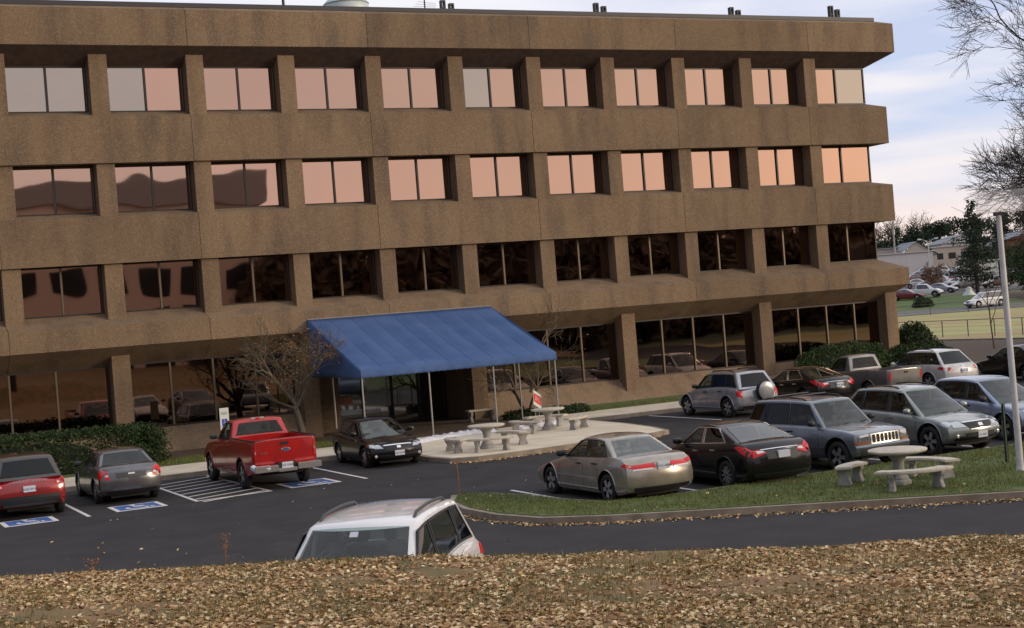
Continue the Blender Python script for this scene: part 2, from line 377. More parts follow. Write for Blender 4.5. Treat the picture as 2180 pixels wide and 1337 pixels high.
# lawn and lots on the rise beyond the road (site frame)
def strip(name, s0, s1, l0, l1, dz, m, n=10):
    b = MB(); vs = []
    q = sorted(set([s0, s1]+[x for x in ss if s0 < x < s1]))
    for s in q: vs += [(*S2W(s, l0), far_z(s)+dz), (*S2W(s, l1), far_z(s)+dz)]
    b.add(vs, [(2*i, 2*i+1, 2*i+3, 2*i+2) for i in range(len(q)-1)]); return struct(b.build(name, m, recalc=True))
strip('field', 150, 166, 20, 130, .021, M['field'])
strip('far_road', 166, 175, 20, 130, .05, M['asph2'])
strip('lawn', 175, 201, 30, 62.0, .05, M['lawn'])
strip('planting_bed', 175, 194, 62.0, 90, .05, M['mulch'])
strip('far_parking_lot', 201, 292, 30, 110, .05, M['asph2'])

# concrete walk + patio slab
walk = [(-30, -8.4), (3.6, -8.4), (6.6, -8.5), (7.05, -10.6), (6.95, -12.6), (7.15, -13.9), (7.9, -14.35), (9.6, -14.3), (12.2, -14.0), (14.6, -13.75), (15.3, -13.4), (15.7, -12.0), (16.1, -9.4), (16.25, -7.0), (16.35, -5.95), (16.6, -5.65), (44, -5.65), (44, -2.4), (16.6, -2.4), (15.4, -2.6), (15.4, 4.5), (7.1, 4.5), (7.1, -5.0), (-30, -5.0)]
b = MB(); b.prism(walk, 0, .15); struct(b.build('kerb', M['kerb']))
b = MB(); b.prism(inset(walk, .16), .1, .156); struct(b.build('sidewalk', M['conc']))
b = MB(); b.box((7.26, -5.4, .1), (15.24, 4.3, .162)); struct(b.build('entrance_paving', M['paver']))
# lawn strips against the building
def bed(name, x0, x1, y0, y1, z0, z1, m):
    b = MB(); b.add([(x0, y0, 0), (x1, y0, 0), (x1, y1, 0), (x0, y1, 0), (x0, y0, z0), (x1, y0, z0), (x1, y1, z1), (x0, y1, z1)],
                    [(0, 3, 2, 1), (4, 5, 6, 7), (0, 1, 5, 4), (1, 2, 6, 5), (2, 3, 7, 6), (3, 0, 4, 7)])
    return struct(b.build(name, m))
bed('grass_strip', -30, 7.1, -5.0, -2.6, .16, .19, M['grassg'])
bed('planting_bed', -30, 7.1, -2.6, -.36, .19, .27, M['mulch'])
bed('grass_strip', 18.6, 44, -2.4, -.40, .16, .25, M['grassg'])
bed('planting_bed', 15.4, 18.6, -2.6, -.3, .17, .25, M['mulch'])
bed('planting_bed', 41, 60, -.4, 24, .10, .12, M['mulch'])
# island
isl = [(3.5, -22.3), (2.95, -23.4), (2.70, -24.8), (2.75, -26.3), (3.15, -27.7), (4.25, -28.75), (6.3, -30.15), (11.05, -33.35), (20, -39.3), (34, -48.5), (46, -48), (46, -27.1), (20, -27.1), (6.2, -27.1), (5.3, -26.7), (4.95, -25.6), (4.8, -24.3), (4.4, -22.9), (3.95, -22.3)]
b = MB(); b.prism(isl, 0, .15); struct(b.build('kerb', M['kerb']))
isl_in = inset(isl, .15)
b = MB(); b.prism(isl_in, .1, .165); struct(b.build('grass_island', M['grassg']))

# road markings
def mark(name, poly, z=.011, m='white'):
    b = MB(); b.prism(poly, z-.004, z); return struct(b.build(name, M[m]))
def line(x0, y0, x1, y1, wd=.1, name='parking_stripe', z=.011):
    d = Vector((x1-x0, y1-y0)).normalized(); n = Vector((-d.y, d.x))*wd/2
    return mark(name, [(x0+n.x, y0+n.y), (x1+n.x, y1+n.y), (x1-n.x, y1-n.y), (x0-n.x, y0-n.y)], z)
line(-3.9, -8.6, -3.9, -15.7); line(4.05, -8.7, 4.0, -15.1); 
for x, y0, y1 in [(-6.9, -8.6, -15.5), (-9.5, -8.6, -15.5), (-12.2, -8.6, -15.5)]: line(x, y0, x, y1)
# hatched aisle
line(-.93, -10.0, -.98, -15.4); line(1.03, -8.6, 1.13, -15.2); line(-.93, -15.36, 1.13, -15.15, .12, z=.0125)
for k in range(8):
    y = -9.3-k*.83; line(-.9, y-.6, 1.05, y+.25, .09, z=.014)
line(-.93, -8.6, -.93, -10.0)
for x in (5.35, 8.0, 10.88, 13.9, 16.98, 19.9, 22.8): line(x, -21.8, x, -27.0)
for x in (19.1, 22.2, 25.3, 28.4, 31.4, 34.4, 37.4): line(x, -5.9, x, -10.8)
def access(x0, x1, y0, y1):
    mark('parking_marking', [(x0, y0), (x1, y0), (x1, y1), (x0, y1)], .012, 'white')
    w_ = .13; mark('parking_marking', [(x0+w_, y0+w_), (x1-w_, y0+w_), (x1-w_, y1-w_), (x0+w_, y1-w_)], .017, 'hblue')
    cx, cy, s = (x0+x1)/2, (y0+y1)/2, (y1-y0)*.42; b = MB()
    ring = []
    for k in range(15):
        a = R(150)+R(230)*k/14; ring.append((cx-.02+.5*s*math.cos(a), cy-.35*s+.5*s*math.sin(a)))
    for (p, q) in list(zip(ring, ring[1:]))+[((cx-.06, cy+.55*s), (cx-.04, cy-.1*s)), ((cx-.04, cy-.1*s), (cx+.4*s, cy-.1*s)), ((cx+.4*s, cy-.1*s), (cx+.62*s, cy-.75*s)), ((cx-.05, cy+.25*s), (cx+.32*s, cy+.2*s))]:
        d = (Vector(q)-Vector(p)); n = Vector((-d.y, d.x)).normalized()*.07*max(s, .3)*1.2
        b.prism([(p[0]+n.x, p[1]+n.y), (q[0]+n.x, q[1]+n.y), (q[0]-n.x, q[1]-n.y), (p[0]-n.x, p[1]-n.y)], .018, .021)
    b.prism([(cx-.06+.13*s*1.1*math.cos(R(30*k)), cy+.78*s+.14*s*1.2*math.sin(R(30*k))) for k in range(12)], .018, .0212)
    struct(b.build('parking_marking', M['white']))
access(-6.0, -4.66, -15.75, -14.5); access(-3.15, -1.8, -15.5, -14.15); access(1.75, 3.25, -15.1, -13.6)
for x, y in [(3.0, -16.9), (3.5, -18.2)]: pass

# ================================================================== office building
bld = thing('office_building', 'four storey brown pebble concrete office block with bronze mirror windows behind the car park', 'office building')
XL = -10.8
def band(name, prof, xs=None, joint=7.2, mt='agg', x0=XL):
    """prof: (y, z[, xend]) closed section; runs along the front then round the right corner"""
    def xe(p): return p[2]
    n = len(prof); edges = [x0]
    while edges[-1]+joint*1.3 < 36: edges.append(edges[-1]+joint)
    for i, a in enumerate(edges):
        last = i == len(edges)-1; bb = MB(); vs = []
        for p in prof: vs.append((a+(.009 if i else 0), p[0], p[1]))
        for p in prof: vs.append((xe(p) if last else edges[i+1]-.009, p[0], p[1]))
        sec = 2
        if last:
            for p in prof: vs.append((xe(p), 22.0, p[1]))
            sec = 3
        fs = [tuple(range(n)), tuple(range((sec-1)*n, sec*n))]
        for k in range(sec-1): fs += [(k*n+j, k*n+(j+1) % n, (k+1)*n+(j+1) % n, (k+1)*n+j) for j in range(n)]
        bb.add(vs, fs); bb.build(name, M[mt], bld, recalc=True)
IN = .87; YG = .62
band('parapet_panel', [(IN, 14.70, 36.4), (YG, 14.72, 36.4), (-.45, 15.31, 37.45), (-.45, 16.66, 37.45), (.1, 16.86, 36.85), (IN, 16.86, 36.85)])
band('spandrel_panel', [(IN, 13.02, 36.4), (YG, 13.00, 36.4), (-.12, 12.76, 36.98), (-.12, 11.03, 36.98), (YG, 11.06, 36.4), (IN, 11.06, 36.4)])
band('spandrel_panel', [(IN, 9.28, 36.4), (YG, 9.25, 36.4), (-.13, 9.06, 37.0), (-.13, 7.34, 37.0), (YG, 7.37, 36.4), (IN, 7.37, 36.4)])
band('spandrel_panel', [(IN, 5.55, 36.4), (YG, 5.53, 36.4), (-.57, 5.06, 37.2), (-.57, 4.28, 37.2), (YG, 3.60, 36.4), (IN, 3.60, 36.4)])
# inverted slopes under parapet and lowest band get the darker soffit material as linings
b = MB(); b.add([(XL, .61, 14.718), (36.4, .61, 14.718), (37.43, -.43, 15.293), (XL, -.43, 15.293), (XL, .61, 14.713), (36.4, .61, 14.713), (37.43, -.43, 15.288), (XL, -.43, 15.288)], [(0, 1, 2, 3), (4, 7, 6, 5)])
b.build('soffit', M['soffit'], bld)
b = MB(); b.box((XL, .06, 16.86), (36.8, .26, 17.03)); b.box((36.62, .26, 16.86), (36.8, 22, 17.03)); b.build('roof_flashing', M['flash'], bld)
b = MB(); b.box((XL, 1.1, 0), (36.2, 22, 16.8)); core_ = b
b = MB(); b.box((XL, .3, 16.86), (36.7, 22, 16.90)); b.build('roof', M['flash'], bld)
def pier(x, z0, z1, y0=0, wd=.66):
    bb = MB(); bb.box((x, y0, z0), (x+wd, .76, z1)); bb.build('pillar', M['agg'], bld)
for z0, z1, _ in [(12.70, 15.09, 0), (9.0, 11.05, 0), (5.2, 7.36, 0)]:
    for i in range(-3, 10): pier(i*3.6, z0, z1, y0=.004 if z0 > 12 else .0)
for x in (-7.2, 0, 7.2, 14.4, 21.66, 28.88, 36.14): pier(x, .45 if x not in (7.2, 14.4) else .1, 4.02)
def window(x0, x1, z0, z1, mulls, mats, side=False):
    """x0,x1 opening; mulls list of x"""
    y = YG; f = MB(); t = .055
    f.box((x0, y, z0), (x1, y+.12, z0+t)); f.box((x0, y, z1-t), (x1, y+.12, z1)); f.box((x0, y, z0+t), (x0+t, y+.12, z1-t)); f.box((x1-t, y, z0+t), (x1, y+.12, z1-t))
    wf = f.build('window', M['frame'], bld)
    es = [x0]+list(mulls)+[x1]
    for q in mulls: MB().box((q-.035, y-.02, z0+t), (q+.035, y+.1, z1-t)).build('mullion', M['mull'] if z0 < 8 else M['frame'], wf)
    p = MB()
    for i in range(len(es)-1): p.box((es[i]+t, y+.05, z0+t), (es[i+1]-.036 if i < len(es)-2 else es[i+1]-t, y+.07, z1-t), i % len(mats))
    p.build('pane', mats, wf)
rr = random.Random(3)
for fl, (z0, z1) in enumerate([(13.0, 14.72), (9.25, 11.06), (5.53, 7.37)]):
    for i in range(-3, 10):
        x0, x1 = i*3.6+.66, (i*3.6+3.6 if i < 9 else 36.38)
        m_ = [i*3.6+2.13] if i < 9 else [34.66]
        if fl == 2: ms = [M['gE'], M['gE']]
        elif fl == 0: ms = {-1: [M['gC'], M['gC']], 0: [M['gC'], M['gB']], 5-1: [M['gC'], M['gA']], 9: [M['gA'], M['gC']]}.get(i, [M['gA'], M['gA']])
        else: ms = [M['gB'], M['gB']] if i > 0 else [M['gA'], M['gA']]
        window(x0, x1, z0, z1, m_, ms)
for a, c in [(-6.54, 0), (.66, 7.2), (15.06, 21.66), (22.32, 28.88), (29.54, 36.14)]:
    off = {-6.54: -5.2, .66: 2.25, 15.06: 16.66, 22.32: 24.02, 29.54: 31.45}[a]
    window(a, c, 1.14, 3.6, [off+1.64*k for k in range(4) if off+1.64*k < c-.5], [M['gD']])
window(-10.8, -7.2, 1.14, 3.6, [-9], [M['gD']])
# end wall glazing strips
for z0, z1 in [(13.0, 14.72), (9.25, 11.06), (5.53, 7.37), (1.14, 3.6)]:
    f = MB(); f.box((36.28, .76, z0), (36.36, 22, z1)); wf = f.build('window', M['frame'], bld)
    p = MB()
    for k in range(11): p.box((36.361, .85+k*1.9, z0+.05), (36.375, .85+k*1.9+1.82, z1-.05))
    p.build('pane', M['gD'] if z0 < 8 else M['gA'], wf)
def plinth(x0, x1):
    bb = MB(); pr = [(.87, 0), (-.42, 0), (-.42, .26), (YG, 1.13), (.87, 1.15)]
    n = len(pr); bb.add([(x0, y, z) for y, z in pr]+[(x1, y, z) for y, z in pr], [tuple(range(n)), tuple(range(n, 2*n))]+[(j, (j+1) % n, n+(j+1) % n, n+j) for j in range(n)])
    bb.build('base_wall', M['agg'], bld, recalc=True)
plinth(XL, 7.2); plinth(15.06, 36.6)
b = MB(); b.box((36.2, .9, 0), (36.6, 22, 1.13)); b.build('base_wall', M['agg'], bld)
# entrance recess
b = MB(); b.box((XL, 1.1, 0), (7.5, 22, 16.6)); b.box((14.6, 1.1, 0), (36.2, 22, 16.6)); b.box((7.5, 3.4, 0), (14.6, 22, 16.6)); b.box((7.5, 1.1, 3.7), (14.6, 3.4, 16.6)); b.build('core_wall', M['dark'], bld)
b = MB(); b.box((7.2, .76, .1), (7.6, 3.3, 3.7)); b.box((7.6, 1.3, .1), (9.1, 1.5, 3.7)); b.build('entrance_wall', M['agg'], bld)
b = MB(); b.box((14.4, .76, .1), (15.06, 3.3, 3.7)); b.build('entrance_wall', M['agg'], bld)
DY = 1.3
en = MB(); en.box((9.1, DY+1.5, .17), (14.4, DY+1.6, .27)); en.box((9.1, DY+1.5, 3.4), (14.4, DY+1.6, 3.6))
for q in (9.1, 10.6, 11.9, 13.1, 14.3): en.box((q, DY+1.48, .27), (q+.08, DY+1.62, 3.4))
en.box((9.2, DY+1.5, 2.35), (14.3, DY+1.6, 2.43))
dr = en.build('entrance_door', M['frame'], bld)
p = MB(); p.box((9.2, DY+1.56, .27), (14.3, DY+1.58, 3.4)); p.build('pane', M['cglass'], dr)
p = MB(); 
for q in (11.95, 12.25): p.tube([(q, 2.72, .9), (q, 2.72, 1.5)], .018)
p.build('handle', M['steel'], dr)
# roof items along the edge
def roofpost(x, tall, name, label):
    t = thing(name, label, 'roof bracket', (x, .75, 16.90), 0, 'pairs of brown roof edge brackets')
    for dx, h in ((-.19, tall), (.19, tall*.8)):
        q = MB(); q.box((dx-.10, -.1, 0), (dx-.05, .1, h)); q.box((dx+.05, -.1, 0), (dx+.10, .1, h)); q.box((dx-.05, -.1, h-.07), (dx+.05, .1, h)); q.box((dx-.05, -.1, h*.45), (dx+.05, .1, h*.45+.05))
        q.build('bracket_arm', M['clad'], t)
for x, h, lb in [(14.9, .62, 'brown steel bracket pair on the roof edge near the wire aerial'), (22.2, .66, 'brown steel bracket pair on the middle of the roof edge'), (29.3, .62, 'brown steel bracket pair on the roof edge, second from the right end'), (35.0, .8, 'tallest brown bracket pair at the right end of the roof')]:
    roofpost(x, h, 'roof_bracket', lb)
t = thing('roof_vent', 'pale green rounded roof vent cowl peeking over the parapet', 'roof vent', (10.9, 1.9, 16.90))
q = MB(); q.lathe([(1.0, 0), (1.0, .35), (.9, .6), (.95, .62), (.5, 1.1), (.05, 1.3)], 20); q.build('cowl', M['hvac'], t, smooth=40)
q = MB(); q.box((-1.4, -.7, 0), (1.75, .7, .36)); q.build('curb_box', M['hvac'], t)
t = thing('roof_pipe', 'thin dark pipe standing on the roof left of the pale vent', 'pipe', (7.9, .9, 16.90))
q = MB(); q.tube([(0, 0, 0), (0, 0, .9)], .06, 8); q.build('pipe', M['clad'], t); q = MB(); q.box((-.14, -.1, 0), (.02, .1, .3)); q.build('clamp', M['clad'], t)
t = thing('roof_aerial', 'spindly wire aerial on the roof beside the first bracket pair', 'aerial', (14.1, 1.2, 16.90))
q = MB(); q.tube([(0, 0, 0), (0, 0, .75)], .03, 6); q.build('mast', M['clad'], t)
q = MB()
for k in range(5): q.tube([(-.7+.1*k, 0, .25+.1*k), (.5, 0, .3+.07*k)], .008, 4)
q.build('rods', M['clad'], t)

# ================================================================== awning
aw = thing('entrance_awning', 'blue canvas awning on thin steel posts over the entrance', 'awning')
AX0, AX1, AY0, AY1 = 7.38, 15.2, -6.0, -.585
EZ, TZ = 2.80, 4.72
def roofz(u, v):   # u along x, v 0 front 1 back
    z = EZ+(TZ-EZ)*v
    sag = .055*math.sin(math.pi*v)*(.55+.45*math.cos(u*math.pi*2*9)); z -= sag
    return (AX0+(AX1-AX0)*u, AY0+(AY1-AY0)*v, z)
b = MB(); b.grid(roofz, 90, 14)
def val(u, v):
    x = AX0+(AX1-AX0)*u; z = EZ-.30*v
    if v == 1: z += .018*abs(math.sin(u*math.pi*34))
    return (x, AY0-.02*v+.012*math.sin(u*90)*v, z)
b.grid(val, 204, 3)
for sx in (AX0, AX1):
    def sd_(u, v, sx=sx):
        y = AY0+(AY1-AY0)*u; top = EZ+(TZ-EZ)*u-.0; bot = EZ-.30+.035*abs(math.sin(u*math.pi*20)) if v == 0 else EZ-.30
        sgn = -1 if sx == AX0 else 1
        return (sx+sgn*.03*math.sin(v*math.pi)*math.sin(u*9), y, bot+(top-bot)*v)
    b.grid(sd_, 80, 6)
cn = b.build('canopy', M['awn'], aw, smooth=50)
sm = cn.modifiers.new('s', 'SOLIDIFY'); sm.thickness = .008
b = MB()
for k in range(1, 9):
    b.tube([tuple(Vector(roofz(k/9, q/14))+Vector((0, -.001, .002))) for q in range(15)], .007, 4)
b.build('seam', M['awn'], cn)
b = MB(); b.tube([(AX0, AY1, TZ+.015), (AX1, AY1, TZ+.015)], .025, 6); b.build('head_rail', M['steel'], aw)
b = MB(); b.tube([(AX0+.06, AY0+.06, EZ-.04), (AX1-.06, AY0+.06, EZ-.04)], .025, 6)
for k in range(4):
    x = AX0+.06+(AX1-AX0-.12)*k/3; b.tube([(x, AY0+.06, EZ-.08), (x, AY1, TZ-.16)], .02, 6)
b.build('frame', M['steel'], aw)
for k in range(4):
    x = AX0+.06+(AX1-AX0-.12)*k/3; b = MB(); b.tube([(x, AY0+.06, .16), (x, AY0+.06, EZ-.05)], .032, 8); b.build('post', M['steel'], aw)
for x in (AX0+.06, AX1-.06):
    b = MB(); b.tube([(x, -2.85, .16), (x, -2.85, 3.55)], .032, 8); b.build('post', M['steel'], aw)

# ================================================================== vehicles
PAINT = {}
def pm(n, *a, **k):
    if n not in PAINT: PAINT[n] = paint('paint_'+n, *a, **k)
    return PAINT[n]
def interp(pts, t):
    """smooth (monotone) interpolation of (t, v) points"""
    n = len(pts)
    if t <= pts[0][0]: return pts[0][1]
    if t >= pts[-1][0]: return pts[-1][1]
    for i in range(n-1):
        if pts[i][0] <= t <= pts[i+1][0]: break
    h = pts[i+1][0]-pts[i][0]; u = (t-pts[i][0])/h
    d = lambda a, b: (pts[b][1]-pts[a][1])/(pts[b][0]-pts[a][0])
    dk = d(i, i+1)
    def slope(j):
        if j == 0 or j == n-1: return dk
        a, b = d(j-1, j), d(j, j+1)
        return 0 if a*b <= 0 else 2*a*b/(a+b)
    m0, m1 = slope(i), slope(i+1)
    return (2*u**3-3*u**2+1)*pts[i][1]+(u**3-2*u*u+u)*h*m0+(-2*u**3+3*u*u)*pts[i+1][1]+(u**3-u*u)*h*m1
class Shape:
    def __init__(s, c):
        s.__dict__.update(c); s.xf = s.wb/2+s.fo; s.xr = s.xf-s.L; s.hw = s.W/2
        s.bowf = c.get('bowf', .20); s.bowr = c.get('bowr', .14); s.rc = c.get('rc', .13); s.crown = c.get('crown', .03)
        s.dF = c.get('dF', [(0, .10), (.2, .0), (.5, .0), (.8, .07), (.93, .16), (1, .26)])
        s.dR = c.get('dR', [(0, .08), (.2, .0), (.5, .0), (.8, .03), (.94, .07), (1, .13)])
        s.S = c.get('S', [(0, .93), (.12, .975), (.35, 1.0), (.62, .995), (.82, .975), (.94, .945), (1, .91)])
        s.tk = c.get('tk', .05)
    def tau(s, x): return (x-s.xr)/(s.xf-s.xr)
    def zt(s, t): return interp(s.top, t)
    def zb(s, t): return s.clr+.10*max(0, (abs(t-.5)-.38)/.12)**2
    def width(s, t):
        d = min(t, 1-t)*s.L; w_ = s.hw*(1-s.tk*abs(2*t-1)**4)
        if d < s.rc: w_ -= s.rc*(1-math.sqrt(max(0, 1-(1-d/s.rc)**2)))
        return w_
    def Xe(s, end, v, yn):
        return s.xf-interp(s.dF, v)-s.bowf*yn*yn if end else s.xr+interp(s.dR, v)+s.bowr*yn*yn
    def xx(s, t, v, yn):
        a, b = s.Xe(0, v, yn), s.Xe(1, v, yn); return a+(b-a)*t
    def pside(s, sg, t, v):
        z0, z1 = s.zb(t), s.zt(t); return Vector((s.xx(t, v, 1), sg*s.width(t)*interp(s.S, v), z0+(z1-z0)*v))
    def ptop(s, t, yn):
        return Vector((s.xx(t, 1, yn), yn*s.width(t)*interp(s.S, 1), s.zt(t)+s.crown*(1-yn*yn)))
    def pcap(s, end, yn, v):
        t = 1.0 if end else 0.0; z0 = s.zb(t); z1 = s.zt(t)+s.crown*(1-yn*yn)
        return Vector((s.Xe(end, v, yn), yn*s.width(t)*interp(s.S, v), z0+(z1-z0)*v))
    # metre versions
    def cap(s, end):
        def f(y, z):
            t = 1.0 if end else 0.0; z0 = s.zb(t); z1 = s.zt(t)+s.crown*.6; v = min(1, max(0, (z-z0)/(z1-z0)))
            yn = y/(s.width(t)*interp(s.S, v)); p = s.pcap(end, max(-1, min(1, yn)), v); return p
        return f
    def side(s, sg):
        def f(x, z):
            v = .5
            for _ in range(3):
                a, b = s.Xe(0, v, 1), s.Xe(1, v, 1); t = min(1, max(0, (x-a)/(b-a))); z0, z1 = s.zb(t), s.zt(t); v = min(1, max(0, (z-z0)/(z1-z0)))
            return s.pside(sg, t, v)
        return f
    def topf(s):
        def f(x, y):
            a, b = s.Xe(0, 1, 0), s.Xe(1, 1, 0); t = (x-a)/(b-a); return s.ptop(t, y/(s.width(t)*interp(s.S, 1)))
        return f
    # greenhouse: gb=(x rear,x front) at base, gt at roof
    def gz(s, a, h):   # a 0 rear..1 front
        xb = s.gb[0]+(s.gb[1]-s.gb[0])*a; z0 = s.zt(s.tau(xb))-.03
        z1 = s.H-s.gcr-interp(s.gprof, a); return z0+(z1-z0)*h
    def gx(s, a, h, yn=1):
        r_ = s.gb[0]+(s.gt[0]-s.gb[0])*h+s.gbr*yn*yn; f_ = s.gb[1]+(s.gt[1]-s.gb[1])*h-s.gbf*yn*yn
        return r_+(f_-r_)*a
    def gy(s, h): return (s.hw*.90-.015)*(1-h)+(s.hw*s.gw)*h
    def pgs(s, sg, a, h): return Vector((s.gx(a, h), sg*s.gy(h), s.gz(a, h)))
    def pge(s, end, yn, h): return Vector((s.gx(end, h, yn), yn*s.gy(h), s.gz(end, h)+s.gcr*(1-yn*yn)*h))
    def pgr(s, a, yn): return Vector((s.gx(a, 1, yn), yn*s.gy(1), s.gz(a, 1)+s.gcr*(1-yn*yn)))
def patch(fn, quad, n=8, m_=4, off=.006, mb=None, mi=0):
    """curved plate on a surface: quad of 4 (u,v) corners (bl, br, tr, tl); rim goes back into the surface"""
    mb = mb or MB(); P = {}
    for i in range(n+1):
        for j in range(m_+1):
            a, b = i/n, j/m_
            u = (quad[0][0]*(1-a)+quad[1][0]*a)*(1-b)+(quad[3][0]*(1-a)+quad[2][0]*a)*b
            v = (quad[0][1]*(1-a)+quad[1][1]*a)*(1-b)+(quad[3][1]*(1-a)+quad[2][1]*a)*b
            P[i, j] = Vector(fn(u, v))
    ctr = Vector((sum(p.x for p in P.values())/len(P)*.6, 0, .6))
    nr = (P[n, 0]-P[0, 0]).cross(P[0, m_]-P[0, 0])+(P[n, m_]-P[0, m_]).cross(P[n, m_]-P[n, 0])
    if nr.length < 1e-9: nr = Vector((0, 0, 1))
    nr.normalize(); flip = nr.dot(P[n//2, m_//2]-ctr) < 0
    vs = []; idx = {}
    for i in range(n+1):
        for j in range(m_+1):
            du = P[min(n, i+1), j]-P[max(0, i-1), j]; dv = P[i, min(m_, j+1)]-P[i, max(0, j-1)]
            nn = du.cross(dv)
            nn = nn.normalized() if nn.length > 1e-10 else nr.copy()
            if nn.dot(nr) < 0: nn = -nn
            if flip: nn = -nn
            idx[i, j] = len(vs); vs.append(P[i, j]+nn*off)
    fs = []
    for i in range(n):
        for j in range(m_):
            q = (idx[i, j], idx[i+1, j], idx[i+1, j+1], idx[i, j+1]); fs.append(q[::-1] if flip else q)
    rim = [(i, 0) for i in range(n)]+[(n, j) for j in range(m_)]+[(i, m_) for i in range(n, 0, -1)]+[(0, j) for j in range(m_, 0, -1)]
    o = len(vs); vs += [P[k] for k in rim]; k_ = len(rim)
    for i in range(k_):
        j = (i+1) % k_; q = (idx[rim[i]], o+i, o+j, idx[rim[j]]); fs.append(q[::-1] if flip else q)
    mb.add(vs, fs, mi); return mb
WH = {}
def wheel_meshes(r, style):
    if (r, style) in WH: return WH[r, style]
    w_ = .215; rot = Matrix.Rotation(R(90), 4, 'X')
    t = MB(); ri = r*.66
    t.lathe([(ri, -w_/2+.02), (ri+.03, -w_/2), (r-.05, -w_/2), (r-.012, -w_/2+.025), (r, -w_/2+.06), (r, w_/2-.06), (r-.012, w_/2-.025), (r-.05, w_/2), (ri+.03, w_/2), (ri, w_/2-.02)], 32, mtx=rot, caps=False)
    t.lathe([(ri, -w_/2+.03), (ri*.9, 0), (.01, 0)], 24, mtx=rot, caps=False)
    to = t.build('tyre', M['tyre'], smooth=50)
    m = MB(); d = w_/2
    m.lathe([(ri, -d+.03), (ri+.012, -d-.004), (ri-.01, -d-.002), (ri-.03, -d+.03), (ri-.04, -d+.09)], 32, mtx=rot, caps=False)
    m.lathe([(.001, -d+.012), (.05, -d+.01), (.065, -d+.03), (.065, -d+.08)], 16, mtx=rot, caps=False)
    ns = {'five': 5, 'seven': 7, 'ten': 10, 'split': 5, 'six': 6}[style]
    wd = {'five': .055, 'seven': .032, 'ten': .022, 'split': .026, 'six': .05}[style]
    for k in range(ns):
        for off in ([-.11, .11] if style == 'split' else [0]):
            a = 2*math.pi*k/ns+off
            q = Matrix.Rotation(a, 4, 'Y')
            y0 = -d+.012
            m.add([q @ Vector(p) for p in [(.04, y0, -wd*.7), (ri-.015, y0+.012, -wd), (ri-.015, y0+.012, wd), (.04, y0, wd*.7), (.04, y0+.035, -wd*.7), (ri-.015, y0+.05, -wd), (ri-.015, y0+.05, wd), (.04, y0+.035, wd*.7)]],
                  [(0, 1, 2, 3), (0, 4, 5, 1), (3, 2, 6, 7), (4, 7, 6, 5), (1, 5, 6, 2)])
    ro = m.build('rim', M['alloy'], smooth=40, recalc=True)
    WH[r, style] = (to.data, ro.data)
    bpy.data.objects.remove(to); bpy.data.objects.remove(ro)
    return WH[r, style]
